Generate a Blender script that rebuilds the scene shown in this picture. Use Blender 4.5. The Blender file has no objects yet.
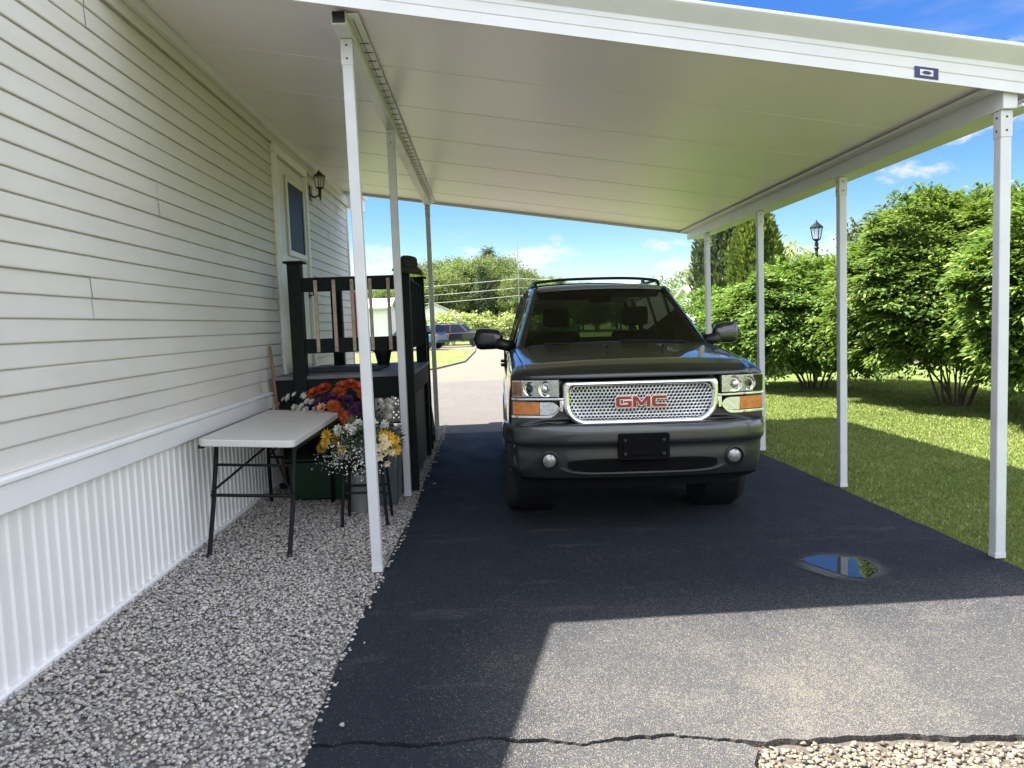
import bpy, bmesh, math, random
import numpy as np
from mathutils import Vector, Matrix

random.seed(7)
rng = np.random.default_rng(7)
scn = bpy.context.scene
COL = scn.collection
R = math.radians

# ------------------------------------------------------------------ camera
F_PX, CAM_H = 769.0, 1.6
def _cam_axes():
    def ray(u, v): return Vector(((u - 512) / F_PX, (v - 384) / F_PX, 1.0))
    Y = ray(484.56, 323.83).normalized()
    p2 = ray(1484.56, 323.83 - 37.0).normalized()
    Z = Y.cross(p2).normalized()
    if Z.y > 0: Z = -Z
    X = Y.cross(Z)
    if X.x < 0: X = -X
    return X, Y, Z
ax, ay, az = _cam_axes()
cam_d = bpy.data.cameras.new('camera'); cam = bpy.data.objects.new('camera', cam_d); COL.objects.link(cam)
cam_d.sensor_width = 36.0; cam_d.sensor_fit = 'HORIZONTAL'
cam_d.lens = F_PX / 1024.0 * 36.0
cam_d.clip_start = 0.05; cam_d.clip_end = 3000
# world coords of camera axes (right, up, back)
right = Vector((ax.x, ay.x, az.x)); down = Vector((ax.y, ay.y, az.y)); fwd = Vector((ax.z, ay.z, az.z))
m = Matrix.Identity(4)
for i in range(3):
    m[i][0] = right[i]; m[i][1] = -down[i]; m[i][2] = -fwd[i]
m[2][3] = CAM_H
cam.matrix_world = m
scn.camera = cam

# ------------------------------------------------------------------ sun, sky, exposure
SUN_DIR = Vector((-0.60, 0.138, 1.0)).normalized()      # towards the sun
SUN_EL = math.asin(SUN_DIR.z)
sun_d = bpy.data.lights.new('sun', 'SUN'); sun = bpy.data.objects.new('sun', sun_d); COL.objects.link(sun)
sun_d.energy = 5.0; sun_d.angle = R(0.5); sun_d.color = (1.0, 0.95, 0.88)
sun.rotation_euler = SUN_DIR.to_track_quat('Z', 'Y').to_euler()
sun.location = (-6, 2, 12)

world = bpy.data.worlds.new('World'); scn.world = world; world.use_nodes = True
SKY_STRENGTH = 0.08
EXPOSURE = 2.2
FILL_CLOUD = 7.0
def build_world():
    nt = world.node_tree; N = nt.nodes; L = nt.links; N.clear()
    out = N.new('ShaderNodeOutputWorld'); bg = N.new('ShaderNodeBackground'); bg.inputs[1].default_value = SKY_STRENGTH
    sky = N.new('ShaderNodeTexSky'); sky.sky_type = 'NISHITA'; sky.sun_disc = False
    sky.sun_elevation = SUN_EL; sky.sun_rotation = math.atan2(SUN_DIR.x, SUN_DIR.y)
    sky.air_density = 1.0; sky.dust_density = 0.0; sky.ozone_density = 5.0; sky.altitude = 100
    tc = N.new('ShaderNodeTexCoord')
    sep = N.new('ShaderNodeSeparateXYZ'); L.new(tc.outputs['Generated'], sep.inputs[0])
    def M(op, a, b=None, c=None):
        n = N.new('ShaderNodeMath'); n.operation = op
        for i, v in enumerate((a, b, c)):
            if v is None: continue
            if isinstance(v, (int, float)): n.inputs[i].default_value = v
            else: L.new(v, n.inputs[i])
        return n.outputs[0]
    azi = M('ARCTAN2', sep.outputs[0], sep.outputs[1]); el = M('ARCSINE', sep.outputs[2])
    mp = N.new('ShaderNodeCombineXYZ')
    L.new(azi, mp.inputs[0]); L.new(M('MULTIPLY', el, 1.9), mp.inputs[1])
    nz = N.new('ShaderNodeTexNoise'); nz.inputs['Scale'].default_value = 26; nz.inputs['Detail'].default_value = 7; nz.inputs['Roughness'].default_value = 0.6
    L.new(mp.outputs[0], nz.inputs['Vector'])
    nz2 = N.new('ShaderNodeTexNoise'); nz2.inputs['Scale'].default_value = 5; nz2.inputs['Detail'].default_value = 6
    mp2 = N.new('ShaderNodeCombineXYZ'); L.new(M('MULTIPLY', azi, 0.8), mp2.inputs[0]); L.new(M('MULTIPLY', el, 3.2), mp2.inputs[1])
    L.new(mp2.outputs[0], nz2.inputs['Vector'])
    # (azimuth, elevation, half width, half height, strength)
    clouds = [(-0.135, 0.080, .055, .026, 1.25), (.072, .080, .05, .020, 1.25), (.10, .105, .02, .012, .55), (.235, .09, .05, .013, .7),
              (.262, .064, .055, .018, 1.2), (.32, .075, .05, .014, .7), (.56, .20, .13, .03, .75), (.62, .25, .14, .035, .6), (.50, .155, .09, .02, .6),
              (.36, .40, .06, .016, .7), (-.02, .09, .035, .014, .8), (.44, .07, .1, .03, .9),
              (-.5, .12, .3, .04, .9), (1.1, .2, .3, .06, .8), (-1.2, .3, .35, .07, .8), (2.2, .3, .5, .12, .9), (-2.3, .35, .5, .12, .9), (3.0, .25, .4, .1, .9)]
    acc = None
    for a, e, w, h, s in clouds:
        dx = M('DIVIDE', M('SUBTRACT', azi, a), w); dy = M('DIVIDE', M('SUBTRACT', el, e), h)
        d2 = M('ADD', M('MULTIPLY', dx, dx), M('MULTIPLY', dy, dy))
        v = M('SUBTRACT', s * 1.0, d2)
        acc = v if acc is None else M('MAXIMUM', acc, v)
    acc = M('MAXIMUM', acc, -1.5)
    base = M('ADD', M('MULTIPLY', acc, 0.60), M('MULTIPLY', M('SUBTRACT', nz.outputs[0], 0.5), 2.2))
    mr = N.new('ShaderNodeMapRange'); mr.interpolation_type = 'SMOOTHSTEP'; mr.inputs[1].default_value = 0.12; mr.inputs[2].default_value = 0.75
    L.new(base, mr.inputs[0])
    wr = N.new('ShaderNodeMapRange'); wr.interpolation_type = 'SMOOTHSTEP'; wr.inputs[1].default_value = 0.50; wr.inputs[2].default_value = 0.85; wr.inputs[4].default_value = .45
    L.new(nz2.outputs[0], wr.inputs[0])
    fac = M('MINIMUM', M('ADD', M('MULTIPLY', mr.outputs[0], .85), wr.outputs[0]), .92)
    hsv = N.new('ShaderNodeHueSaturation'); hsv.inputs['Hue'].default_value = .514; hsv.inputs['Saturation'].default_value = 1.28; hsv.inputs['Value'].default_value = .57
    L.new(sky.outputs[0], hsv.inputs['Color'])
    mix = N.new('ShaderNodeMix'); mix.data_type = 'RGBA'
    L.new(fac, mix.inputs[0]); L.new(hsv.outputs[0], mix.inputs[6]); mix.inputs[7].default_value = (2.75, 2.8, 2.9, 1)
    # unseen bright cloud added as fill light, overhead and behind the camera
    nz3 = N.new('ShaderNodeTexNoise'); nz3.inputs['Scale'].default_value = 2.6; nz3.inputs['Detail'].default_value = 6
    L.new(tc.outputs['Generated'], nz3.inputs['Vector'])
    def SS(v, a, b):
        n = N.new('ShaderNodeMapRange'); n.interpolation_type = 'SMOOTHSTEP'; n.inputs[1].default_value = a; n.inputs[2].default_value = b; L.new(v, n.inputs[0]); return n.outputs[0]
    away = M('MAXIMUM', SS(el, .62, .95), SS(M('ABSOLUTE', azi), .95, 1.5))
    fill_mask = M('MULTIPLY', M('MULTIPLY', away, SS(nz3.outputs[0], .36, .52)), SS(el, .0, .12))
    mixb = N.new('ShaderNodeMix'); mixb.data_type = 'RGBA'
    L.new(fill_mask, mixb.inputs[0]); L.new(mix.outputs[2], mixb.inputs[6]); mixb.inputs[7].default_value = (FILL_CLOUD * .93, FILL_CLOUD * .98, FILL_CLOUD * 1.14, 1)
    L.new(mixb.outputs[2], bg.inputs[0]); L.new(bg.outputs[0], out.inputs[0])
build_world()
vs = scn.view_settings
vs.view_transform = 'Standard'; vs.look = 'None'; vs.exposure = EXPOSURE; vs.gamma = 1; vs.use_curve_mapping = False
scn.render.engine = 'CYCLES'
scn.cycles.max_bounces = 10; scn.cycles.diffuse_bounces = 6; scn.cycles.glossy_bounces = 4; scn.cycles.transparent_max_bounces = 16
scn.cycles.caustics_reflective = False; scn.cycles.caustics_refractive = False
scn.cycles.use_denoising = True
scn.cycles.sample_clamp_indirect = 6

# ------------------------------------------------------------------ materials
class NT:
    def __init__(s, name):
        s.m = bpy.data.materials.new(name); s.m.use_nodes = True
        s.nt = s.m.node_tree; s.N = s.nt.nodes; s.L = s.nt.links; s.N.clear()
        s.out = s.N.new('ShaderNodeOutputMaterial'); s.tc = s.N.new('ShaderNodeTexCoord')
    def lk(s, v, inp):
        if v is None: return
        if isinstance(v, (int, float)): inp.default_value = v
        elif isinstance(v, (tuple, list)): inp.default_value = tuple(v) + ((1,) if len(v) == 3 and len(inp.default_value) == 4 else ())
        else: s.L.new(v, inp)
    def noise(s, scale, detail=4, rough=.55, vec=None, stretch=None):
        n = s.N.new('ShaderNodeTexNoise'); n.inputs['Scale'].default_value = scale; n.inputs['Detail'].default_value = detail; n.inputs['Roughness'].default_value = rough
        v = vec or s.tc.outputs['Object']
        if stretch:
            mp = s.N.new('ShaderNodeMapping'); mp.inputs['Scale'].default_value = stretch; s.L.new(v, mp.inputs[0]); v = mp.outputs[0]
        s.L.new(v, n.inputs['Vector']); return n.outputs[0]
    def voro(s, scale, feature='F1', out='Distance', vec=None):
        n = s.N.new('ShaderNodeTexVoronoi'); n.feature = feature; n.inputs['Scale'].default_value = scale
        s.L.new(vec or s.tc.outputs['Object'], n.inputs['Vector']); return n.outputs[out]
    def ramp(s, fac, stops, interp='LINEAR'):
        n = s.N.new('ShaderNodeValToRGB'); n.color_ramp.interpolation = interp; e = n.color_ramp.elements
        while len(e) < len(stops): e.new(0.5)
        for k, (p, c) in enumerate(stops):
            e[k].position = p; e[k].color = (c, c, c, 1) if isinstance(c, (int, float)) else tuple(c) + (1,)
        s.L.new(fac, n.inputs[0]); return n.outputs[0]
    def mix(s, f, a, b):
        n = s.N.new('ShaderNodeMix'); n.data_type = 'RGBA'; s.lk(f, n.inputs[0]); s.lk(a, n.inputs[6]); s.lk(b, n.inputs[7]); return n.outputs[2]
    def math(s, op, a, b=None):
        n = s.N.new('ShaderNodeMath'); n.operation = op; s.lk(a, n.inputs[0]); s.lk(b, n.inputs[1]); return n.outputs[0]
    def bump(s, h, strength=.3, dist=.01):
        n = s.N.new('ShaderNodeBump'); n.inputs['Strength'].default_value = strength; n.inputs['Distance'].default_value = dist
        s.L.new(h, n.inputs['Height']); return n.outputs[0]
    def island(s):
        return s.N.new('ShaderNodeNewGeometry').outputs['Random Per Island']
    def pbsdf(s, col, rough=.5, metal=0, spec=.5, normal=None, coat=0, coat_rough=.03, final=True):
        p = s.N.new('ShaderNodeBsdfPrincipled'); s.lk(col, p.inputs['Base Color']); s.lk(rough, p.inputs['Roughness']); s.lk(metal, p.inputs['Metallic'])
        p.inputs['Specular IOR Level'].default_value = spec
        p.inputs['Coat Weight'].default_value = coat; p.inputs['Coat Roughness'].default_value = coat_rough
        if normal is not None: s.L.new(normal, p.inputs['Normal'])
        if final: s.L.new(p.outputs[0], s.out.inputs[0])
        return p.outputs[0]
    def done(s, sh): s.L.new(sh, s.out.inputs[0]); return s.m

def simple(name, c, rough=.5, metal=0, var=.12, nscale=6, bump=0, bscale=60, coat=0, spec=.5):
    t = NT(name); n = t.noise(nscale, 5)
    lo = tuple(max(0, x * (1 - var)) for x in c); hi = tuple(min(1, x * (1 + var)) for x in c)
    col = t.ramp(n, [(.3, lo), (.7, hi)])
    nm = t.bump(t.noise(bscale, 3), bump, .004) if bump else None
    r = t.ramp(t.noise(nscale * 3, 3), [(.3, max(0, rough - .06)), (.7, min(1, rough + .06))])
    t.pbsdf(col, r, metal, spec, nm, coat)
    return t.m

M = {}
M['white_alu'] = simple('white_aluminium', (.68, .685, .67), .38, var=.04, nscale=3, bump=.04, bscale=20)
M['post'] = simple('post_white', (.60, .61, .60), .4, var=.06, nscale=5, bump=.05, bscale=15)
M['siding'] = None
def mk_siding():
    t = NT('vinyl_siding')
    n = t.noise(1.1, 4); col = t.ramp(n, [(.3, (.60, .57, .52)), (.7, (.66, .635, .585))])
    dirt = t.noise(2.2, 6, .7, stretch=(1, .35, 2.4)); col = t.mix(t.ramp(dirt, [(.50, 0), (.80, .30)]), col, (.40, .37, .29))
    g = t.noise(160, 2, stretch=(1, .05, 1)); t.pbsdf(col, .46, 0, .4, t.bump(g, .05, .002))
    return t.m
M['siding'] = mk_siding()
def mk_skirt():
    t = NT('skirting_vinyl')
    col = t.ramp(t.noise(1.5, 4), [(.3, (.72, .71, .68)), (.7, (.78, .775, .75))])
    sep = t.N.new('ShaderNodeSeparateXYZ'); t.L.new(t.tc.outputs['Object'], sep.inputs[0])
    d = t.math('ADD', t.math('MULTIPLY', sep.outputs[2], -3.0), t.math('MULTIPLY', t.noise(7, 5, stretch=(1, 2, .5)), 1.1))
    col = t.mix(t.ramp(d, [(.2, 0), (.75, .35)]), col, (.42, .38, .30))
    t.pbsdf(col, .45, 0, .4); return t.m
M['skirt'] = mk_skirt()
def mk_ceiling():
    t = NT('ceiling_panel')
    col = t.ramp(t.noise(.7, 5, .6), [(.3, (.85, .785, .795)), (.7, (.90, .84, .85))])
    st = t.noise(1.3, 6, .7, stretch=(.5, 2, 1)); col = t.mix(t.ramp(st, [(.58, 0), (.8, .14)]), col, (.50, .45, .38))
    h = t.math('ADD', t.noise(45, 2, stretch=(1, 3, 1)), t.math('MULTIPLY', t.noise(3, 2), 2.5))
    t.pbsdf(col, .30, 0, .5, t.bump(h, .16, .004)); return t.m
M['ceiling'] = mk_ceiling()
M['trim_white'] = simple('trim_white', (.78, .78, .77), .4, var=.04, nscale=2)
M['door_paint'] = simple('door_cream', (.66, .64, .55), .35, var=.04)
M['dark_green'] = simple('deck_green_paint', (.0045, .0085, .007), .75, var=.3, nscale=8, bump=.25, bscale=40, spec=.25)
M['baluster'] = simple('baluster_wood', (.36, .30, .22), .6, var=.2, nscale=14, bump=.2, bscale=60)
M['deck_floor'] = simple('deck_floor_grey', (.13, .125, .13), .6, var=.25, nscale=5, bump=.2, bscale=40)
M['mat_dark'] = simple('mat_dark', (.035, .037, .045), .9, var=.3, nscale=40, bump=.5, bscale=300)
M['lattice'] = simple('lattice_grey', (.30, .29, .26), .7, var=.15)
M['void_black'] = simple('void_black', (.004, .004, .0045), .9, spec=.1)
M['black_metal'] = simple('black_metal', (.006, .007, .009), .5, 0.0, var=.2, nscale=12, spec=.2)
M['table_top'] = simple('table_plastic', (.60, .58, .54), .42, var=.05, nscale=3, bump=.25, bscale=260)
M['green_plastic'] = simple('green_plastic', (.004, .028, .011), .4, var=.1)
M['grey_plastic'] = simple('grey_blue_plastic', (.06, .08, .09), .45, var=.15)
M['white_plastic'] = simple('white_plastic', (.16, .16, .155), .4, var=.05)
M['pole_wood'] = simple('pole_wood', (.20, .10, .05), .6, var=.3, nscale=20)
M['hat'] = simple('hat_felt', (.022, .018, .013), .95, var=.25, nscale=20, bump=.4, bscale=200)
M['bark'] = simple('bark', (.12, .085, .06), .9, var=.35, nscale=18, bump=.7, bscale=60)
M['wire'] = simple('wire', (.25, .25, .26), .5)
M['bronze'] = simple('lantern_bronze', (.045, .03, .022), .4, .4, var=.3, nscale=30)
M['label_blue'] = simple('label_blue', (.012, .02, .10), .35)
M['red'] = simple('red_cloth', (.55, .04, .05), .8)
M['white_cloth'] = simple('white_cloth', (.75, .74, .73), .8)
M['blue_cloth'] = simple('blue_cloth', (.02, .035, .2), .8)

def mk_paint(name, c, flake=.3):
    t = NT(name); v = t.voro(1800, out='Color')
    s = t.N.new('ShaderNodeSeparateColor'); t.L.new(v, s.inputs[0])
    col = t.mix(t.ramp(s.outputs[0], [(.5, 0), (1, .35)]), c, tuple(min(1, x * 2.2 + .006) for x in c))
    dust = t.ramp(t.noise(9, 6, .7), [(.5, .0), (.9, .025)]); col = t.mix(dust, col, (.30, .27, .22))
    rr = t.ramp(t.noise(14, 5, .7), [(.4, .03), (.8, .07)])
    p = t.pbsdf(col, .34, flake, .5, None, 1.0, .03); return t.m
M['suv_paint'] = mk_paint('dark_metallic_paint', (.004, .0058, .006), .15)
M['bumper_paint'] = mk_paint('dark_grey_metallic_paint', (.040, .044, .042), .65)
M['far_blue'] = mk_paint('blue_paint', (.06, .11, .20), .4)
M['far_black'] = mk_paint('black_paint', (.012, .014, .02), .3)
M['chrome'] = simple('chrome', (.80, .81, .80), .10, 1, var=.04, nscale=20)
M['grille_silver'] = simple('grille_silver', (.62, .62, .60), .25, .9, var=.08, nscale=30)
M['black_plastic'] = simple('black_plastic', (.009, .009, .010), .45, var=.2, nscale=20)
M['rubber'] = simple('tyre_rubber', (.014, .014, .015), .8, var=.3, nscale=30, bump=.3, bscale=120)
M['rim'] = simple('rim_alloy', (.45, .46, .47), .28, .9)
def mk_amber():
    t = NT('amber_lens'); w = t.N.new('ShaderNodeTexWave'); w.inputs['Scale'].default_value = 55; w.inputs['Distortion'].default_value = .4; t.L.new(t.tc.outputs['Object'], w.inputs['Vector'])
    c = t.ramp(w.outputs['Fac'], [(.1, (.36, .085, .008)), (.9, (.68, .22, .03))]); c = t.mix(t.ramp(t.noise(22, 3), [(.4, 0), (.7, .5)]), c, (.80, .36, .10))
    t.pbsdf(c, .15, 0, .5, t.bump(w.outputs['Fac'], .5, .004), .8); return t.m
M['amber'] = mk_amber()
M['red_badge'] = simple('red_badge', (.24, .006, .012), .25, var=.08, coat=.5)
M['tail_red'] = simple('tail_lens', (.35, .01, .01), .15, coat=.6)
M['seat'] = simple('seat_leather', (.040, .038, .036), .6, var=.15, bump=.2, bscale=90)
M['fog_lens'] = simple('fog_lens', (.30, .30, .29), .12, .6, var=.5, nscale=90)
M['reflector'] = simple('lamp_reflector', (.72, .72, .70), .22, .75, var=.22, nscale=50, bump=.15, bscale=60)

def mk_glass(name, tint, refl_min=.05):
    t = NT(name)
    tr = t.N.new('ShaderNodeBsdfTransparent'); tr.inputs[0].default_value = tuple(tint) + (1,)
    gl = t.N.new('ShaderNodeBsdfGlossy'); gl.inputs['Roughness'].default_value = .015
    fr = t.N.new('ShaderNodeFresnel'); fr.inputs[0].default_value = 1.5
    ms = t.N.new('ShaderNodeMixShader'); t.L.new(fr.outputs[0], ms.inputs[0]); t.L.new(tr.outputs[0], ms.inputs[1]); t.L.new(gl.outputs[0], ms.inputs[2])
    return t.done(ms.outputs[0])
M['glass'] = mk_glass('windscreen_glass', (.12, .145, .135))
M['glass_dark'] = mk_glass('tinted_glass', (.36, .42, .38))
M['lens_clear'] = mk_glass('clear_lens', (.93, .94, .93))
def mk_screen():
    t = NT('door_glass'); t.pbsdf(t.ramp(t.noise(2, 3), [(.3, (.012, .016, .03)), (.7, (.02, .026, .045))]), .45, 0, .05); return t.m
M['door_glass'] = mk_screen()
def mk_frost():
    t = NT('lantern_glass')
    p = t.N.new('ShaderNodeBsdfPrincipled'); p.inputs['Base Color'].default_value = (.75, .74, .70, 1); p.inputs['Roughness'].default_value = .2
    p.inputs['Transmission Weight'].default_value = .5
    tr = t.N.new('ShaderNodeBsdfTransparent'); ms = t.N.new('ShaderNodeMixShader'); ms.inputs[0].default_value = .45
    t.L.new(tr.outputs[0], ms.inputs[1]); t.L.new(p.outputs[0], ms.inputs[2]); return t.done(ms.outputs[0])
M['lantern_glass'] = mk_frost()

def mk_asphalt(name, dark, tan, wear, fleck=.5, fade=False):
    t = NT(name)
    fine = t.voro(190, out='Color'); s = t.N.new('ShaderNodeSeparateColor'); t.L.new(fine, s.inputs[0])
    big = t.noise(.85, 7, .62); mid = t.noise(4.5, 6, .7, stretch=(1, .7, 1))
    w = t.math('ADD', t.math('MULTIPLY', big, 1.0), t.math('MULTIPLY', mid, .55))      # ~ .45 - 1.1
    sp = t.N.new('ShaderNodeSeparateXYZ'); t.L.new(t.tc.outputs['Object'], sp.inputs[0])
    front = t.N.new('ShaderNodeMapRange'); front.inputs[1].default_value = 5.0; front.inputs[2].default_value = 3.0; front.inputs[4].default_value = .24; t.L.new(sp.outputs[1], front.inputs[0])
    w = t.math('ADD', w, front.outputs[0]) if fade else w
    wearm = t.ramp(w, [(wear, 0), (wear + .42, 1)])
    if fade:
        fr2 = t.N.new('ShaderNodeMapRange'); fr2.inputs[1].default_value = 5.2; fr2.inputs[2].default_value = 2.8; fr2.inputs[4].default_value = .8; t.L.new(sp.outputs[1], fr2.inputs[0])
    tone = t.ramp(s.outputs[1], [(0, tuple(x * .5 for x in dark)), (1, tuple(x * 1.5 for x in dark))])
    if fade: tone = t.mix(fr2.outputs[0], tone, t.ramp(s.outputs[1], [(0, (.024, .027, .031)), (1, (.085, .085, .085))]))
    fl = t.ramp(t.math('ADD', s.outputs[0], t.math('MULTIPLY', wearm, .55)), [(.93, 0), (1.0, 1), ])
    sep2 = t.ramp(t.noise(60, 4, .7), [(.35, .3), (.65, 1)])
    col = t.mix(t.math('MULTIPLY', t.math('MULTIPLY', fl, fleck), sep2), tone, tan)
    col = t.mix(t.math('MULTIPLY', t.math('MULTIPLY', wearm, .24), t.ramp(mid, [(.3, .2), (.7, 1)])), col, tuple(x * .8 for x in tan))
    h = t.math('ADD', t.voro(190), t.math('MULTIPLY', t.noise(380, 2), .5))
    t.pbsdf(col, t.ramp(t.noise(3, 4), [(.3, .72), (.7, .9)]), 0, .3, t.bump(h, .8, .006)); return t.m
def mk_drive():
    t = NT('sealed_asphalt'); sp = t.N.new('ShaderNodeSeparateXYZ'); t.L.new(t.tc.outputs['Object'], sp.inputs[0])
    def SS(v, a, b, lo=0, hi=1):
        n = t.N.new('ShaderNodeMapRange'); n.interpolation_type = 'SMOOTHSTEP'; n.inputs[1].default_value = a; n.inputs[2].default_value = b; n.inputs[3].default_value = lo; n.inputs[4].default_value = hi; t.L.new(v, n.inputs[0]); return n.outputs[0]
    s1 = t.N.new('ShaderNodeSeparateColor'); t.L.new(t.voro(230, out='Color'), s1.inputs[0])
    s2 = t.N.new('ShaderNodeSeparateColor'); t.L.new(t.voro(420, out='Color'), s2.inputs[0])
    big = t.noise(1.1, 3, .5); mid = t.noise(3.2, 5, .6, stretch=(1, .55, 1)); fine = t.noise(24, 4, .7)
    sun_zone = t.math('MULTIPLY', SS(sp.outputs[1], 4.7, 3.1), SS(sp.outputs[0], -.45, .6))          # sunlit patch lightened in the colour, together with worn aggregate
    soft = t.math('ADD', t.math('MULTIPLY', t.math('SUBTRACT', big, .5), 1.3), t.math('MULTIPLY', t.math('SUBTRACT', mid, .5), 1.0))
    worn_lit = t.math('ADD', t.math('MULTIPLY', sun_zone, t.math('ADD', .27, t.math('MAXIMUM', t.math('MULTIPLY', soft, .85), -.10))), t.math('ADD', .045, t.math('MULTIPLY', SS(soft, .05, .5), .07)))
    worn_lit = t.math('MULTIPLY', worn_lit, SS(fine, .25, .6, .55, 1.25))
    ex = SS(t.math('SUBTRACT', worn_lit, s1.outputs[0]), -.02, .06); ex2 = SS(t.math('SUBTRACT', worn_lit, s2.outputs[0]), -.02, .06)
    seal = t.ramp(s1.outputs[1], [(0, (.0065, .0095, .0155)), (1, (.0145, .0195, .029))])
    seal = t.mix(t.math('MULTIPLY', sun_zone, .55), seal, t.ramp(s2.outputs[1], [(0, (.056, .057, .059)), (1, (.090, .091, .091))]))
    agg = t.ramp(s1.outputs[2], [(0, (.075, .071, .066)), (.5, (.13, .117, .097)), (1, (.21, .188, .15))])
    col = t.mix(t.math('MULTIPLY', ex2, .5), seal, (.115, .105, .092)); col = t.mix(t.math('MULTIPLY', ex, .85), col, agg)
    scuff = t.ramp(t.noise(1.7, 6, .75, stretch=(.6, 2.2, 1)), [(.57, 0), (.64, .10), (.72, 0)]); col = t.mix(scuff, col, (.22, .21, .19))
    h = t.math('ADD', t.voro(230), t.math('MULTIPLY', t.noise(380, 2), .5))
    t.pbsdf(col, t.ramp(mid, [(.3, .68), (.7, .88)]), 0, .25, t.bump(h, .8, .006)); return t.m
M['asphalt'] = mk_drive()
M['asphalt_old'] = mk_asphalt('weathered_asphalt', (.098, .09, .082), (.165, .145, .118), .60, .6)
M['road'] = mk_asphalt('street_asphalt', (.138, .116, .088), (.19, .158, .115), .60, .6)
M['crack_dirt'] = simple('crack_dirt', (.012, .012, .012), .95, var=.4, nscale=60, bump=.6, bscale=120)
def mk_puddle():
    t = NT('puddle_water'); t.pbsdf((.02, .02, .02), .01, 0, .5, t.bump(t.noise(7, 2), .015, .004)); 
    return t.m
M['puddle'] = mk_puddle()
M['silt'] = None
def mk_silt():
    t = NT('puddle_silt'); c = t.ramp(t.noise(8, 6, .7), [(.3, (.035, .039, .046)), (.7, (.088, .090, .092))])
    s = t.N.new('ShaderNodeSeparateColor'); t.L.new(t.voro(230, out='Color'), s.inputs[0])
    c = t.mix(t.ramp(s.outputs[0], [(.8, 0), (1, .4)]), c, (.2, .18, .15))
    p = t.pbsdf(c, .7, 0, .3, t.bump(t.voro(230), .5, .004), final=False)
    v = t.N.new('ShaderNodeVectorMath'); v.operation = 'DISTANCE'; t.L.new(t.tc.outputs['Object'], v.inputs[0]); v.inputs[1].default_value = (2.175, 4.64, .004)
    d = t.math('ADD', v.outputs['Value'], t.math('MULTIPLY', t.math('SUBTRACT', t.noise(16, 6, .7), .5), .16))
    a = t.ramp(d, [(.20, 1), (.31, 0)])
    tr = t.N.new('ShaderNodeBsdfTransparent'); ms = t.N.new('ShaderNodeMixShader'); t.L.new(a, ms.inputs[0]); t.L.new(tr.outputs[0], ms.inputs[1]); t.L.new(p, ms.inputs[2])
    return t.done(ms.outputs[0])
M['silt'] = mk_silt()

def mk_stones(name, stops):
    t = NT(name); r = t.island(); col = t.ramp(r, stops)
    n = t.noise(60, 5, .7); col = t.mix(t.ramp(n, [(.45, 0), (.8, .35)]), col, (.10, .09, .08))
    t.pbsdf(col, .75, 0, .3, t.bump(t.noise(220, 3), .3, .002)); return t.m
M['gravel'] = mk_stones('gravel_stones', [(0, (.18, .175, .168)), (.15, (.29, .283, .268)), (.45, (.40, .386, .355)), (.7, (.50, .475, .425)), (.88, (.44, .385, .315)), (1, (.62, .59, .54))])
M['pebbles'] = mk_stones('tan_pebbles', [(0, (.07, .06, .05)), (.2, (.15, .125, .095)), (.6, (.215, .18, .132)), (.85, (.27, .235, .18)), (1, (.20, .135, .085))])
M['gravel_bed'] = simple('gravel_bed', (.24, .22, .19), .95, var=.4, nscale=50, bump=.9, bscale=60)

def mk_ground():
    t = NT('lawn_ground')
    a = t.noise(.5, 6, .65); b = t.noise(9, 6, .7)
    col = t.ramp(a, [(.3, (.09, .15, .03)), (.5, (.13, .18, .042)), (.7, (.19, .21, .07))])
    col = t.mix(t.ramp(b, [(.4, 0), (.75, .55)]), col, (.10, .14, .025))
    t.pbsdf(col, .9, 0, .2, t.bump(t.noise(70, 4, .7), .8, .03)); return t.m
M['ground'] = mk_ground()

def mk_leaf(name, stops, trans=.35, rough=.45, tcol=None, spec=.4):
    t = NT(name); col = t.ramp(t.island(), stops)
    nz = t.noise(1.6, 3); hs = t.N.new('ShaderNodeHueSaturation'); t.L.new(col, hs.inputs['Color'])
    oi = t.N.new('ShaderNodeObjectInfo'); t.L.new(t.math('MULTIPLY', t.ramp(nz, [(.3, .8), (.7, 1.2)]), t.math('ADD', .84, t.math('MULTIPLY', oi.outputs['Random'], .32))), hs.inputs['Value'])
    t.L.new(t.math('ADD', .487, t.math('MULTIPLY', oi.outputs['Random'], .026)), hs.inputs['Hue'])
    p = t.pbsdf(hs.outputs[0], rough, 0, spec, final=False)
    tl = t.N.new('ShaderNodeBsdfTranslucent')
    tm = t.mix(.55, hs.outputs[0], tcol or (.30, .36, .03)); t.L.new(tm, tl.inputs[0])
    ms = t.N.new('ShaderNodeMixShader'); ms.inputs[0].default_value = trans; t.L.new(p, ms.inputs[1]); t.L.new(tl.outputs[0], ms.inputs[2])
    return t.done(ms.outputs[0])
M['leaf_bush'] = mk_leaf('shrub_leaf', [(0, (.036, .085, .016)), (.4, (.075, .155, .026)), (.75, (.145, .235, .042)), (1, (.27, .35, .09))], .33, .6, (.22, .34, .04), .15)
M['leaf_arbor'] = mk_leaf('arborvitae_spray', [(0, (.04, .075, .018)), (.5, (.075, .125, .028)), (1, (.14, .19, .04))], .25, .65, spec=.2)
M['leaf_far'] = mk_leaf('wood_foliage', [(0, (.075, .115, .04)), (.5, (.115, .165, .055)), (1, (.17, .22, .075))], .3, .7)
M['leaf_conifer'] = mk_leaf('conifer_foliage', [(0, (.03, .055, .025)), (1, (.06, .09, .035))], .15, .7)
M['leaf_pale'] = mk_leaf('pale_shrub_leaf', [(0, (.10, .16, .03)), (.5, (.26, .32, .08)), (1, (.50, .50, .26))], .3, .6)
M['grass'] = mk_leaf('grass_blade', [(0, (.07, .11, .02)), (.5, (.165, .21, .043)), (.85, (.26, .28, .08)), (1, (.38, .34, .17))], .30, .65)
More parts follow.
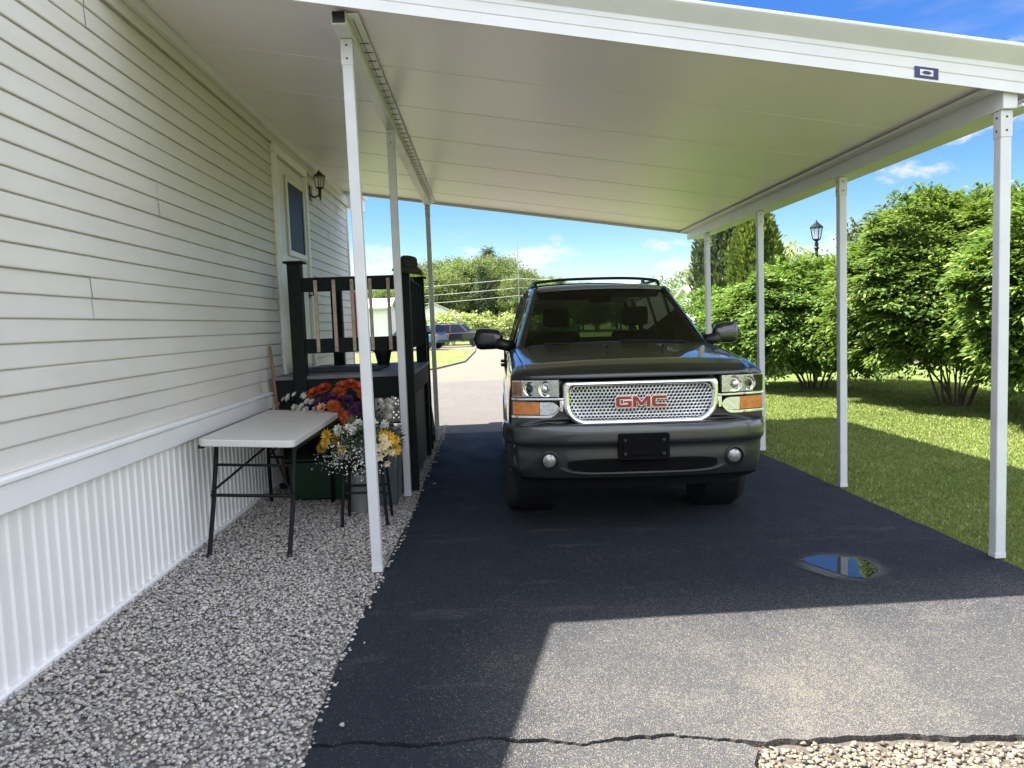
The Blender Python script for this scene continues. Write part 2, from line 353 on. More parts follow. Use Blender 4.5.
M['leaf_flower'] = mk_leaf('bouquet_leaf', [(0, (.02, .05, .02)), (.5, (.05, .10, .04)), (1, (.16, .22, .14))], .2, .5)
def petal(name, a, b): return mk_leaf(name, [(0, a), (1, b)], .3, .6, b)
M['p_white'] = petal('petal_white', (.62, .60, .52), (.80, .79, .72))
M['p_orange'] = petal('petal_orange', (.36, .035, .014), (.55, .12, .03))
M['p_purple'] = petal('petal_purple', (.035, .008, .05), (.10, .02, .09))
M['p_yellow'] = petal('petal_yellow', (.70, .38, .02), (.85, .62, .10))
M['p_cream'] = petal('petal_cream', (.75, .62, .30), (.85, .80, .60))
M['p_pink'] = petal('petal_pink', (.60, .25, .15), (.75, .42, .28))

# ------------------------------------------------------------------ mesh helpers
WM = {}
def link(o, parent=None):
    COL.objects.link(o)
    if parent is not None:
        o.parent = parent; WM[o.name] = WM.get(parent.name, Matrix.Identity(4))
    return o
def tag(o, label=None, cat=None, group=None, kind=None):
    if label: o['label'] = label
    if cat: o['category'] = cat
    if group: o['group'] = group
    if kind: o['kind'] = kind
    return o
def thing(name, label, cat, loc=(0, 0, 0), rz=0, group=None, rx=0, ry=0):
    o = bpy.data.objects.new(name, None); COL.objects.link(o); o.empty_display_size = .1
    o.location = loc; o.rotation_euler = (rx, ry, rz)
    WM[o.name] = Matrix.Translation(loc) @ Matrix.Rotation(rz, 4, 'Z') @ Matrix.Rotation(ry, 4, 'Y') @ Matrix.Rotation(rx, 4, 'X')
    return tag(o, label, cat, group)
def np_mesh(name, V, F, mat, parent=None, smooth=False, local=True):
    V = np.asarray(V, dtype=np.float32); F = np.asarray(F, dtype=np.int32); k = F.shape[1]
    me = bpy.data.meshes.new(name); me.vertices.add(len(V)); me.vertices.foreach_set('co', V.ravel())
    me.loops.add(F.size); me.loops.foreach_set('vertex_index', F.ravel())
    me.polygons.add(len(F)); me.polygons.foreach_set('loop_start', np.arange(len(F), dtype=np.int32) * k)
    me.polygons.foreach_set('loop_total', np.full(len(F), k, dtype=np.int32))
    if smooth: me.polygons.foreach_set('use_smooth', np.ones(len(F), dtype=bool))
    me.update(calc_edges=True); me.validate(); me.materials.append(mat)
    o = bpy.data.objects.new(name, me); return link(o, parent)

class MB:
    """collects shapes; build() links them as ONE mesh object. Coordinates are local to the parent's thing."""
    def __init__(s): s.v = []; s.f = []
    def add(s, V, F):
        k = len(s.v); s.v += [tuple(p) for p in V]; s.f += [tuple(i + k for i in f) for f in F]; return s
    def box(s, x0, x1, y0, y1, z0, z1, mtx=None):
        V = [Vector((x, y, z)) for z in (z0, z1) for y in (y0, y1) for x in (x0, x1)]
        if mtx is not None: V = [mtx @ p for p in V]
        return s.add(V, [(0, 2, 3, 1), (4, 5, 7, 6), (0, 1, 5, 4), (2, 6, 7, 3), (0, 4, 6, 2), (1, 3, 7, 5)])
    def bar(s, a, b, w, h, up=(0, 0, 1)):
        a = Vector(a); b = Vector(b); d = (b - a).normalized(); u = Vector(up)
        sd = d.cross(u)
        if sd.length < 1e-4: sd = d.cross(Vector((1, 0, 0)))
        sd.normalize(); u = sd.cross(d).normalized()
        V = []
        for p in (a, b):
            for sx, sz in ((-1, -1), (1, -1), (1, 1), (-1, 1)): V.append(p + sd * (sx * w / 2) + u * (sz * h / 2))
        return s.add(V, [(3, 2, 1, 0), (4, 5, 6, 7), (0, 1, 5, 4), (1, 2, 6, 5), (2, 3, 7, 6), (3, 0, 4, 7)])
    def tube(s, pts, r, n=8, cap=True):
        pts = [Vector(p) for p in pts]; rs = r if isinstance(r, (list, tuple)) else [r] * len(pts)
        V = []; prev = None
        for i, p in enumerate(pts):
            d = (pts[min(i + 1, len(pts) - 1)] - pts[max(i - 1, 0)]).normalized()
            if prev is None:
                u = d.cross(Vector((0, 0, 1)));  u = u if u.length > .05 else d.cross(Vector((1, 0, 0)))
            else: u = prev - d * prev.dot(d)
            u.normalize(); prev = u; w = d.cross(u)
            for k in range(n):
                a = 2 * math.pi * k / n; V.append(p + (u * math.cos(a) + w * math.sin(a)) * rs[i])
        F = []
        for i in range(len(pts) - 1):
            for k in range(n): F.append((i * n + k, i * n + (k + 1) % n, (i + 1) * n + (k + 1) % n, (i + 1) * n + k))
        if cap: F += [tuple(range(n - 1, -1, -1)), tuple((len(pts) - 1) * n + k for k in range(n))]
        return s.add(V, F)
    def lathe(s, prof, n=20, c=(0, 0, 0), axis='Z', mtx=None):
        V = []; F = []
        for r, h in prof:
            for k in range(n):
                a = 2 * math.pi * k / n; x, y = r * math.cos(a), r * math.sin(a)
                p = Vector((x, y, h)) if axis == 'Z' else (Vector((h, x, y)) if axis == 'X' else Vector((y, h, x)))
                p += Vector(c)
                if mtx is not None: p = mtx @ p
                V.append(p)
        for i in range(len(prof) - 1):
            for k in range(n): F.append((i * n + k, i * n + (k + 1) % n, (i + 1) * n + (k + 1) % n, (i + 1) * n + k))
        if prof[0][0] > 1e-5: F.append(tuple(range(n - 1, -1, -1)))
        if prof[-1][0] > 1e-5: F.append(tuple((len(prof) - 1) * n + k for k in range(n)))
        return s.add(V, F)
    def prism(s, poly, fn, t0, t1):
        """poly: list of 2D points; fn(u,v,t)->3D; extruded from t0 to t1"""
        n = len(poly); V = [fn(u, v, t) for t in (t0, t1) for u, v in poly]
        F = [tuple(range(n - 1, -1, -1)), tuple(range(n, 2 * n))] + [(i, (i + 1) % n, n + (i + 1) % n, n + i) for i in range(n)]
        return s.add(V, F)
    def grid(s, P, closed_u=False, closed_v=False):
        nu, nv = len(P), len(P[0]); V = [p for row in P for p in row]; F = []
        for i in range(nu if closed_u else nu - 1):
            for j in range(nv if closed_v else nv - 1):
                a = i * nv + j; b = i * nv + (j + 1) % nv; c = ((i + 1) % nu) * nv + (j + 1) % nv; d = ((i + 1) % nu) * nv + j
                F.append((a, b, c, d))
        return s.add(V, F)
    def build(s, name, mat, parent=None, smooth=False, bevel=0, seg=2, angle=35, recalc=True, world=False):
        me = bpy.data.meshes.new(name)
        vv = s.v
        if world and parent is not None:
            im = WM[parent.name].inverted(); vv = [tuple(im @ Vector(p)) for p in vv]
        me.from_pydata(vv, [], s.f)
        if recalc:
            bm = bmesh.new(); bm.from_mesh(me); bmesh.ops.remove_doubles(bm, verts=bm.verts, dist=1e-5)
            bmesh.ops.recalc_face_normals(bm, faces=bm.faces); bm.to_mesh(me); bm.free()
        me.materials.append(mat)
        o = bpy.data.objects.new(name, me); link(o, parent)
        if smooth:
            me.polygons.foreach_set('use_smooth', [True] * len(me.polygons))
            if smooth == 'auto': me.set_sharp_from_angle(angle=R(angle))
        if bevel:
            b = o.modifiers.new('bevel', 'BEVEL'); b.width = bevel; b.segments = seg; b.limit_method = 'ANGLE'; b.angle_limit = R(angle)
            if not smooth:
                me.polygons.foreach_set('use_smooth', [True] * len(me.polygons)); me.set_sharp_from_angle(angle=R(angle))
        return o
def catmull(P, n):
    """P: list of equal-length tuples -> n samples on a Catmull-Rom curve through them"""
    P = np.asarray(P, float); k = len(P); t = np.linspace(0, k - 1, n); i = np.clip(t.astype(int), 0, k - 2); u = (t - i)[:, None]
    p0 = P[np.clip(i - 1, 0, k - 1)]; p1 = P[i]; p2 = P[i + 1]; p3 = P[np.clip(i + 2, 0, k - 1)]
    return .5 * (2 * p1 + (p2 - p0) * u + (2 * p0 - 5 * p1 + 4 * p2 - p3) * u ** 2 + (3 * p1 - p0 - 3 * p2 + p3) * u ** 3)
def copy_tree(o, parent=None):
    c = o.copy(); COL.objects.link(c)
    if parent is not None: c.parent = parent; c.matrix_parent_inverse = o.matrix_parent_inverse.copy()
    for ch in list(o.children): copy_tree(ch, c)
    return c
def leaves(C, T, Nn, L, W, fold=.25):
    """arrays of leaf base points, tip directions, normals, lengths, widths -> V, F (two triangles sharing the midrib)"""
    C = np.asarray(C); T = T / np.linalg.norm(T, axis=1, keepdims=True); S = np.cross(T, Nn); S /= np.linalg.norm(S, axis=1, keepdims=True) + 1e-9
    N2 = np.cross(S, T); n = len(C); L = np.broadcast_to(L, n)[:, None]; W = np.broadcast_to(W, n)[:, None]
    V = np.empty((n, 4, 3)); V[:, 0] = C; V[:, 2] = C + T * L
    mid = C + T * L * .45 + N2 * W * fold
    V[:, 1] = mid + S * W * .5; V[:, 3] = mid - S * W * .5
    b = (np.arange(n) * 4)[:, None]; F = np.concatenate([b + np.array([[0, 1, 2]]), b + np.array([[0, 2, 3]])])
    return V.reshape(-1, 3), F
def unit(n, r=rng):
    v = r.normal(size=(n, 3)); return v / np.linalg.norm(v, axis=1, keepdims=True)

# ------------------------------------------------------------------ setting: ground, drive, street
def sheet(name, poly, z, mat, kind='structure', thick=0):
    b = MB(); n = len(poly)
    V = [(x, y, z) for x, y in poly]; F = [tuple(range(n))]
    if thick:
        V += [(x, y, z - thick) for x, y in poly]; F += [(i, (i + 1) % n, n + (i + 1) % n, n + i) for i in range(n)]
    b.add(V, F); o = b.build(name, mat); tag(o, kind=kind); return o
g = MB()
xs = list(np.linspace(-400, 400, 41)); ysg = list(np.linspace(-300, 700, 51))
g.grid([[(x, y, -.035) for y in ysg] for x in xs]); tag(g.build('ground', M['ground']), kind='structure')

def jag(pts, step=.03, amp=.012, seed=1):
    r = random.Random(seed); out = []; w = 0
    for (x0, y0), (x1, y1) in zip(pts[:-1], pts[1:]):
        n = max(1, int(math.hypot(x1 - x0, y1 - y0) / step))
        for k in range(n):
            t = k / n; w = w * .75 + r.uniform(-amp, amp); out.append((x0 + (x1 - x0) * t + r.uniform(-amp, amp) * .3, y0 + (y1 - y0) * t + w))
    out.append(pts[-1]); return out
crack = jag([(-.74, 2.90), (-.55, 2.888), (-.33, 2.845), (.0, 2.862), (.30, 2.80), (.62, 2.83), (.80, 2.79), (.93, 2.752)], .022, .011, 3)
edge_r = jag([(.93, 2.752), (1.3, 2.735), (1.95, 2.685), (2.6, 2.66), (3.3, 2.62)], .03, .012, 4)
def wob(pts, amp, step, seed):
    r = random.Random(seed); out = []; w = 0
    for (x0, y0), (x1, y1) in zip(pts[:-1], pts[1:]):
        n = max(1, int(math.hypot(x1 - x0, y1 - y0) / step))
        for k in range(n): w = w * .7 + r.uniform(-amp, amp); out.append((x0 + (x1 - x0) * k / n + w, y0 + (y1 - y0) * k / n))
    out.append(pts[-1]); return out
left_e = wob([(-.62, 11.35), (-.66, 10.5), (-.68, 8), (-.70, 5.7), (-.77, 3.6), (-.74, 2.90)], .008, .12, 5)
right_e = wob([(3.3, 2.62), (3.19, 4.5), (3.16, 6.5), (3.12, 8.5), (3.1, 11.35)], .010, .12, 6)
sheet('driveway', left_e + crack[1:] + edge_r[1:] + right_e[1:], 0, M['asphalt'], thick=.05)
crack2 = [(x, y - .012 - .012 * abs(math.sin(x * 7 + 1)) ** 2) for x, y in crack]
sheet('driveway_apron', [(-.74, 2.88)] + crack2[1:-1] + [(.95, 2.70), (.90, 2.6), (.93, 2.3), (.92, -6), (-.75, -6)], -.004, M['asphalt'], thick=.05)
sheet('crack_bottom', [(-.8, 3.0), (-.8, 2.7), (.92, 2.62), (.92, 2.9)], -.030, M['crack_dirt'])
sheet('old_driveway', [(-.62, 11.35), (3.1, 11.35), (3.25, 22), (-2.9, 22), (-2.4, 13), (-.9, 12.2)], -.012, M['asphalt_old'], thick=.03)
st = [(-60, 22), (-2.9, 22), (3.25, 22), (60, 22), (60, 27), (9, 27.5), (4.5, 31), (3.4, 40), (3.2, 60), (3.2, 120), (-.5, 120), (-.7, 60), (-.6, 45), (-.9, 33), (-1.9, 28.2), (-3.5, 27), (-60, 27)]
sheet('street', st, -.016, M['road'], thick=.02)
sheet('bounce_paving', [(-60, -22), (60, -22), (60, -3.5), (-60, -3.5)], -.016, M['road'], thick=.02)  # unseen paving added behind the camera for neutral bounce light
# kerb strip along the green island
kb = MB(); kp = [(-60, 27.05), (-3.5, 27.05), (-1.95, 28.25), (-.95, 33), (-.65, 45), (-.75, 60), (-.55, 120)]
for a, b in zip(kp[:-1], kp[1:]): kb.bar((a[0], a[1], .0), (b[0], b[1], .0), .12, .10)
tag(kb.build('kerb', M['asphalt_old'], bevel=.01), kind='structure')
# cross drive for the far parked cars
sheet('far_parking', [(-9, 50.5), (-.7, 50.5), (-.7, 60), (-9, 60)], -.02, M['road'])

# gravel bed slopes up to the house
def gz(x): return -.01 + max(0, (-.75 - x)) * .068
gb = MB(); gb.grid([[(x, y, gz(x) - .022) for y in np.linspace(-4, 12.6, 30)] for x in np.linspace(-2.4, -.66, 8)])
tag(gb.build('gravel_bed', M['gravel_bed']), kind='structure')
pb = MB(); pb.add([(.86, -4, -.024), (4.2, -4, -.024), (4.2, 2.9, -.024), (.86, 2.9, -.024)], [(0, 1, 2, 3)])
tag(pb.build('pebble_bed', simple('pebble_soil', (.075, .062, .047), .95, var=.4, nscale=50, bump=.9, bscale=60)), kind='structure')

def icos(sub):
    bm = bmesh.new(); bmesh.ops.create_icosphere(bm, subdivisions=sub, radius=1); V = np.array([v.co[:] for v in bm.verts]); F = np.array([[v.index for v in f.verts] for f in bm.faces]); bm.free(); return V, F
def stones(name, P, S, mat, sub, seed):
    r = np.random.default_rng(seed); V0, F0 = icos(sub); n = len(P); k = len(V0)
    nv = 14; var = []
    for i in range(nv):
        d = 1 + .28 * np.sin(V0 @ r.normal(size=3) * 2.2 + r.uniform(0, 6)) + .16 * r.normal(size=k); var.append(V0 * d[:, None])
    var = np.array(var); idx = r.integers(0, nv, n)
    sc = np.stack([r.uniform(.75, 1.25, n), r.uniform(.55, .95, n), r.uniform(.38, .65, n)], 1) * S[:, None]
    V = var[idx] * sc[:, None, :]
    # random rotation: tilt then spin
    a = r.uniform(0, 6.283, n); tx = r.normal(0, .35, n); ca, sa = np.cos(a), np.sin(a); ct, stt = np.cos(tx), np.sin(tx)
    y = V[:, :, 1] * ct[:, None] - V[:, :, 2] * stt[:, None]; z = V[:, :, 1] * stt[:, None] + V[:, :, 2] * ct[:, None]; x = V[:, :, 0]
    V = np.stack([x * ca[:, None] - y * sa[:, None], x * sa[:, None] + y * ca[:, None], z], 2) + P[:, None, :]
    F = (F0[None] + (np.arange(n) * k)[:, None, None]).reshape(-1, 3)
    return np_mesh(name, V.reshape(-1, 3), F, mat, smooth=False)
def gravel_pts(n, x0, x1, y0, y1, zf, seed, jit=.012):
    r = np.random.default_rng(seed); x = r.uniform(x0, x1, n); y = r.uniform(y0, y1, n); z = np.array([zf(q) for q in x]) + r.uniform(-jit, jit * .7, n)
    return np.stack([x, y, z], 1), r
def edge_left(y): return np.interp(y, [2.9, 3.6, 5.7, 8, 11], [-.735, -.765, -.695, -.675, -.64])
P1, r1 = gravel_pts(34000, -2.19, -.6, 2.2, 7.2, gz, 11)
P2, r2 = gravel_pts(11000, -2.19, -.55, 7.2, 12.4, gz, 12)
for P, rr, sub, sd, lo, hi in ((P1, r1, 1, 21, .006, .0150), (P2, r2, 0, 22, .010, .019)):
    stray = rr.uniform(size=len(P)) < .003; keep = P[:, 0] < edge_left(P[:, 1]) + rr.normal(0, .016, len(P)) - .006 + stray * rr.uniform(0, .16, len(P)); P[:, 2] += np.where(P[:, 0] > edge_left(P[:, 1]), .02, 0); P = P[keep]
    o = stones('gravel', P, rr.uniform(lo, hi, len(P)), M['gravel'], sub, sd)
    tag(o, 'grey crushed stone gravel between house wall and driveway', 'gravel', kind='stuff')
PP, rp = gravel_pts(13000, .93, 2.9, 1.7, 2.76, lambda q: -.022, 13)
lim = np.interp(PP[:, 0], [.93, 1.3, 1.95, 2.6, 3.3], [2.742, 2.725, 2.675, 2.65, 2.61]) + rp.normal(0, .008, len(PP)) - .012
PP = PP[PP[:, 1] < lim]
tag(stones('pebbles', PP, rp.uniform(.007, .015, len(PP)), M['pebbles'], 1, 23), 'sunlit tan pebbles along the front edge of the driveway', 'pebbles', kind='stuff')

# puddle with its ring of silt
def blob(cx, cy, pts): return [(cx + x, cy + y) for x, y in pts]
pud = np.array([(1.975, 4.79), (2.07, 4.86), (2.2, 4.85), (2.33, 4.80), (2.375, 4.66), (2.33, 4.50), (2.22, 4.40), (2.13, 4.43), (2.05, 4.57), (1.985, 4.70)])
def closed_curve(P, n):
    Q = np.vstack([P[-2:], P, P[:3]]); c = catmull(Q, (len(Q) - 1) * 12 + 1); return c[24:24 + 12 * len(P)]
pc = closed_curve(pud, 0); cen = pc.mean(0)
def grow(c, s, amp, seed):
    r = random.Random(seed); out = []; w = 0
    for p in c: w = w * .8 + r.uniform(-amp, amp); d = p - cen; out.append(tuple(cen + d * (s + w)))
    return out
sheet('puddle_silt', grow(pc, 1.6, .02, 1), .004, M['silt'])
sheet('puddle', grow(pc, .93, .05, 2), .008, M['puddle'])

# lawn blades on the right
def grass(name, n, x0, x1, y0, y1, seed, h=(.025, .06)):
    r = np.random.default_rng(seed); u = r.uniform(size=n)
    y = y0 + (y1 - y0) * u ** 1.5; x = r.uniform(x0, x1, n)
    xe = np.interp(y, [2.62, 4.5, 6.5, 8.5, 11.35], [3.3, 3.19, 3.16, 3.12, 3.1]); k = x > xe + np.abs(r.normal(0, .035, n)) ; x = x[k]; y = y[k]; n = len(x)
    C = np.stack([x, y, np.full(n, -.035)], 1); T = np.stack([r.normal(0, .5, n), r.normal(0, .5, n), np.full(n, 1.)], 1)
    V, F = leaves(C, T, unit(n, r), r.uniform(h[0], h[1], n), r.uniform(.004, .008, n) * (1 + y * .06), .1)
    return np_mesh(name, V, F, M['grass'])
tag(grass('lawn_grass', 300000, 3.1, 9.8, 2.6, 18, 31, (.020, .046)), 'short sunlit lawn grass beside the driveway', 'grass', kind='stuff')

# ------------------------------------------------------------------ house
WX = -2.13
house = thing('mobile_home', 'cream mobile home with lap siding and white corrugated skirting along the gravel', 'house', (WX, 7, 0))
def HB(b, name, mat, parent=None, **k): return b.build(name, mat, parent or house, world=True, **k)
LAP = .1143
D0, D1 = 8.13, 9.60            # door casing
Z0, ZT = 1.02, 3.70
sd = MB(); rr = random.Random(5)
nl = int((ZT - Z0) / LAP) + 1
for i in range(nl):
    z0 = Z0 + i * LAP; z1 = z0 + LAP
    spans = [(-3.0, D0 + .02), (D1 - .02, 12.42)] if z0 < 3.46 else [(-3.0, 12.42)]
    lo = -3.0 if z1 < 3.40 else (3.1 + (z1 + .012 - 3.42) / .22)        # laps stop where they meet the eave lowered for the shadow
    for a, b in spans:
        a = max(a, lo) if a < 0 else a
        # panel seams repeat in pairs of laps
        cuts = [a]; off = random.Random(100 + i // 2).uniform(0, 3.6); y = -3.0 - off
        while y < b:
            y += 3.6
            if a + .15 < y < b - .15: cuts.append(y)
        cuts.append(b)
        for k, (c0, c1) in enumerate(zip(cuts[:-1], cuts[1:])):
            up = .0035 * ((k + i // 2) % 2); wv = rr.uniform(-.0012, .0012); ny = max(1, int((c1 - c0) / .6)); row = []
            for j in range(ny + 1):
                yy = c0 + (c1 - c0) * j / ny; q = wv + .0012 * math.sin(yy * 3.1 + i)
                row.append([(WX - .012, yy, z1 + .004), (WX + .002 + up + q, yy, z1 - .012), (WX + .0085 + up + q, yy, z0 + .006), (WX + .007 + up + q, yy, z0), (WX - .004, yy, z0 - .002)])
            sd.grid(row)
HB(sd, 'siding', M['siding'])
wl = MB(); wl.box(WX - .25, WX - .02, -3.0, 4.6, .9, 3.39); wl.box(WX - .25, WX - .02, 4.6, 12.40, .9, 3.76); wl.box(WX - 7.5, WX - .25, 12.2, 12.40, .9, 3.7); wl.box(WX - 7.5, WX - .25, -3, -2.8, .9, 3.39); HB(wl, 'wall', M['siding'])
cr = MB(); cr.box(WX - .03, WX + .03, 12.41, 12.47, 1.0, 3.68); cr.box(WX - .08, WX - .03, 12.41, 12.47, 1.0, 3.68); HB(cr, 'corner_post', M['trim_white'], bevel=.006)
# skirting: corrugated
sk = MB(); rows = []
prof = []; y = -3.0; 
while y < 12.42:
    prof += [(y, .0), (y + .036, .0), (y + .046, .010), (y + .066, .010), (y + .076, 0)]; y += .096
prof = [(a, b + .002 * math.sin(a * 2.3)) for a, b in prof]
sk.grid([[(WX + .002 + d, yy, z) for yy, d in prof] for z in (.02, .45, .88)])
HB(sk, 'skirting', M['skirt'])
tr = MB(); tr.box(WX - .02, WX + .045, -3, 12.45, .86, .985); HB(tr, 'skirt_trim', M['trim_white'], bevel=.008)
tr = MB(); tr.box(WX - .02, WX + .060, -3, 12.45, .988, 1.018); HB(tr, 'trim_cap', M['trim_white'], bevel=.008)
br = MB(); br.box(WX + .004, WX + .035, -3, 12.42, .06, .105); HB(br, 'bottom_rail', M['trim_white'], bevel=.006)
# frieze under the carport ceiling
fz = MB(); fz.box(WX + .018, WX + .042, 4.6, 12.42, 3.53, 3.66); HB(fz, 'frieze', M['siding'], bevel=.004)
# roof; the eave's unseen near end is tapered and lowered to shape the drive shadow
rf = MB(); ey = [(-3.2, -2.11, 3.40), (3.1, -2.11, 3.42), (4.6, -1.98, 3.75), (5.2, -1.97, 3.78), (12.9, -1.97, 3.78)]
top = [[(x, y, z + .09), (-4.3, y, z + .09 + .42), (-6.6, y, 3.9)] for y, x, z in ey]; bot = [[(x, y, z), (-4.3, y, z + .30), (-6.6, y, 3.75)] for y, x, z in ey]
rf.grid(top); rf.grid(bot)
for i in range(len(ey) - 1): rf.add([bot[i][0], bot[i + 1][0], top[i + 1][0], top[i][0]], [(0, 1, 2, 3)])
for q in (0, -1): rf.add([bot[q][0], top[q][0], top[q][1], bot[q][1]], [(0, 1, 2, 3)]); rf.add([bot[q][1], top[q][1], top[q][2], bot[q][2]], [(0, 1, 2, 3)])
HB(rf, 'roof', simple('roof_shingle', (.22, .21, .20), .85, var=.2, nscale=20, bump=.4, bscale=40))
ev = MB(); ev.box(-2.10, -1.90, 12.42, 13.0, 3.50, 3.70); ev.box(-2.14, -1.86, 12.43, 13.04, 3.70, 3.73); HB(ev, 'eave_return', M['trim_white'], bevel=.008)
# door
cas = MB()
for y0, y1, z0, z1 in ((D0, D0 + .10, 1.05, 3.44), (D1 - .10, D1, 1.05, 3.44), (D0, D1, 3.445, 3.53)): cas.box(WX - .02, WX + .045, y0, y1, z0, z1)
HB(cas, 'door_casing', M['trim_white'], bevel=.006)
dr = MB(); dr.box(WX - .04, WX + .015, D0 + .10, D1 - .10, 1.12, 3.42); door = HB(dr, 'door', M['door_paint'], bevel=.004)
y0, y1 = D0 + .52, D1 - .24
fr = MB()
for a, b, c, d in ((y0 - .06, y0, 2.43, 3.30), (y1, y1 + .06, 2.43, 3.30), (y0, y1, 3.24, 3.30), (y0, y1, 2.43, 2.49)): fr.box(WX + .016, WX + .036, a, b, c, d)
HB(fr, 'window_frame', M['door_paint'], door, bevel=.004)
gl = MB(); gl.box(WX + .017, WX + .024, y0, y1, 2.49, 3.24); HB(gl, 'window_pane', M['door_glass'], door)
kp_ = MB(); kp_.box(WX + .016, WX + .024, D0 + .46, D1 - .18, 1.2, 2.38); HB(kp_, 'kick_panel', M['trim_white'], door, bevel=.004)
hd = MB(); hd.tube([(WX + .02, D1 - .15, 2.02), (WX + .075, D1 - .15, 2.02), (WX + .075, D1 - .15, 2.16), (WX + .02, D1 - .15, 2.16)], .010)
hd.box(WX + .016, WX + .026, D1 - .18, D1 - .12, 1.98, 2.20); HB(hd, 'handle', M['black_metal'], door, smooth='auto')
sl = MB(); sl.box(WX - .02, WX + .09, D0 - .02, D1 + .02, 1.035, 1.10); HB(sl, 'threshold', M['trim_white'], bevel=.006)

# wall lantern
def lantern_body(b_metal, b_glass, s, z0=0):
    """a four sided coach lantern standing on z0, s = scale"""
    def sq(r, z): return [(r, 0, z), (0, r, z), (-r, 0, z), (0, -r, z)]
    b_glass.lathe([(.075 * s, z0), (.115 * s, z0 + .22 * s)], 4); 
    b_metal.lathe([(.0, z0 - .05 * s), (.03 * s, z0 - .045 * s), (.08 * s, z0 - .01 * s), (.085 * s, z0), (.078 * s, z0 + .006 * s)], 4)
    for k in range(4):
        a = math.pi / 2 * k; c, d = math.cos(a), math.sin(a)
        b_metal.bar((.078 * s * c, .078 * s * d, z0), (.118 * s * c, .118 * s * d, z0 + .22 * s), .014 * s, .014 * s)
    b_metal.lathe([(.13 * s, z0 + .215 * s), (.135 * s, z0 + .23 * s), (.07 * s, z0 + .29 * s), (.055 * s, z0 + .295 * s), (.05 * s, z0 + .31 * s), (.03 * s, z0 + .33 * s), (.012 * s, z0 + .34 * s), (.016 * s, z0 + .36 * s), (.0, z0 + .375 * s)], 8)
wlt = thing('wall_lantern', 'dark bronze coach lantern mounted on the siding beyond the door', 'lamp', (WX + .13, 9.9, 3.38))
bm_, bg_ = MB(), MB(); lantern_body(bm_, bg_, .60)
bm_.tube([(0, 0, -.03), (0, 0, -.12), (0, 0, -.16)], [.022, .014, .006]); bm_.tube([(-.12, 0, -.08), (-.08, 0, -.12), (-.02, 0, -.10), (0, 0, -.05)], .012)
bm_.build('lantern_frame', M['bronze'], wlt, smooth='auto'); bg_.build('lantern_glass', M['lantern_glass'], wlt)
bp = MB(); bp.box(-.128, -.108, -.06, .06, -.17, .02); bp.build('back_plate', M['bronze'], wlt, bevel=.006)

# ------------------------------------------------------------------ carport
def cz(x): return 2.90 + (3.19 - x) * .148     # underside of the ceiling
RY0, RY1, RX0, RX1 = 4.62, 11.88, -2.10, 3.40
car_port = thing('carport', 'white aluminium carport roof on slender white posts over the driveway', 'carport', (.6, 8, 0))
def CB(b, name, mat, parent=None, **k): return b.build(name, mat, parent or car_port, world=True, **k)
rp_ = MB(); sy = [RY0, 5.7, 6.70, 7.78, 8.86, 9.94, 11.02, RY1]
for a, b in zip(sy[:-1], sy[1:]):
    for t0, t1 in ((0, .028), (.028, .10)):
        g_ = .009 if t0 == 0 else 0
        P = [(RX0, cz(RX0)), (RX1, cz(RX1))]
        V = [(x, yy, z + t) for t in (t0, t1 - (.001 if t0 == 0 else 0)) for (x, z) in P for yy in (a + g_, b - g_)]
        rp_.add(V, [(0, 1, 3, 2), (4, 6, 7, 5), (0, 4, 5, 1), (2, 3, 7, 6), (0, 2, 6, 4), (1, 5, 7, 3)])
CB(rp_, 'roof_panel', M['ceiling'], bevel=.004)
# front and rear fascia: channel with two grooves and an overhanging top lip
def fascia(yf, sgn):
    b = MB(); pr = [(0, -.035), (.022, -.04), (.022, .018), (.016, .021), (.016, .025), (.022, .028), (.022, .082), (.016, .085), (.016, .089), (.022, .092), (.022, .120), (.10, .178), (.115, .195), (.115, .212), (0, .212)]
    b.grid([[(x, yf + sgn * d, cz(x) + z) for d, z in pr] for x in (RX0, RX1 + .03)], closed_v=True)
    for x in (RX0, RX1 + .03): b.add([(x, yf + sgn * d, cz(x) + z) for d, z in pr], [tuple(range(len(pr)))])
    return CB(b, 'fascia', M['white_alu'], bevel=.003)
f1 = fascia(RY0 - .002, -1); f2 = fascia(RY1 + .002, 1)
# right-hand gutter beam
rb = MB(); rb.box(3.165, 3.255, RY0 + .01, RY1 - .01, 2.775, 2.90); CB(rb, 'beam', M['white_alu'], bevel=.004)
gt = MB(); pr = [(3.26, 2.78), (3.40, 2.78), (3.44, 2.83), (3.44, 3.0), (3.425, 3.0), (3.425, 2.84), (3.395, 2.795), (3.26, 2.795)]
gt.prism(pr, lambda u, v, t: (u, t, v), RY0 - .02, RY1 + .02); CB(gt, 'gutter', M['white_alu'])
rl = MB(); rl.box(3.06, 3.163, RY0 + .01, RY1 - .01, 2.885, 2.905); CB(rl, 'flange', M['white_alu'], bevel=.003)
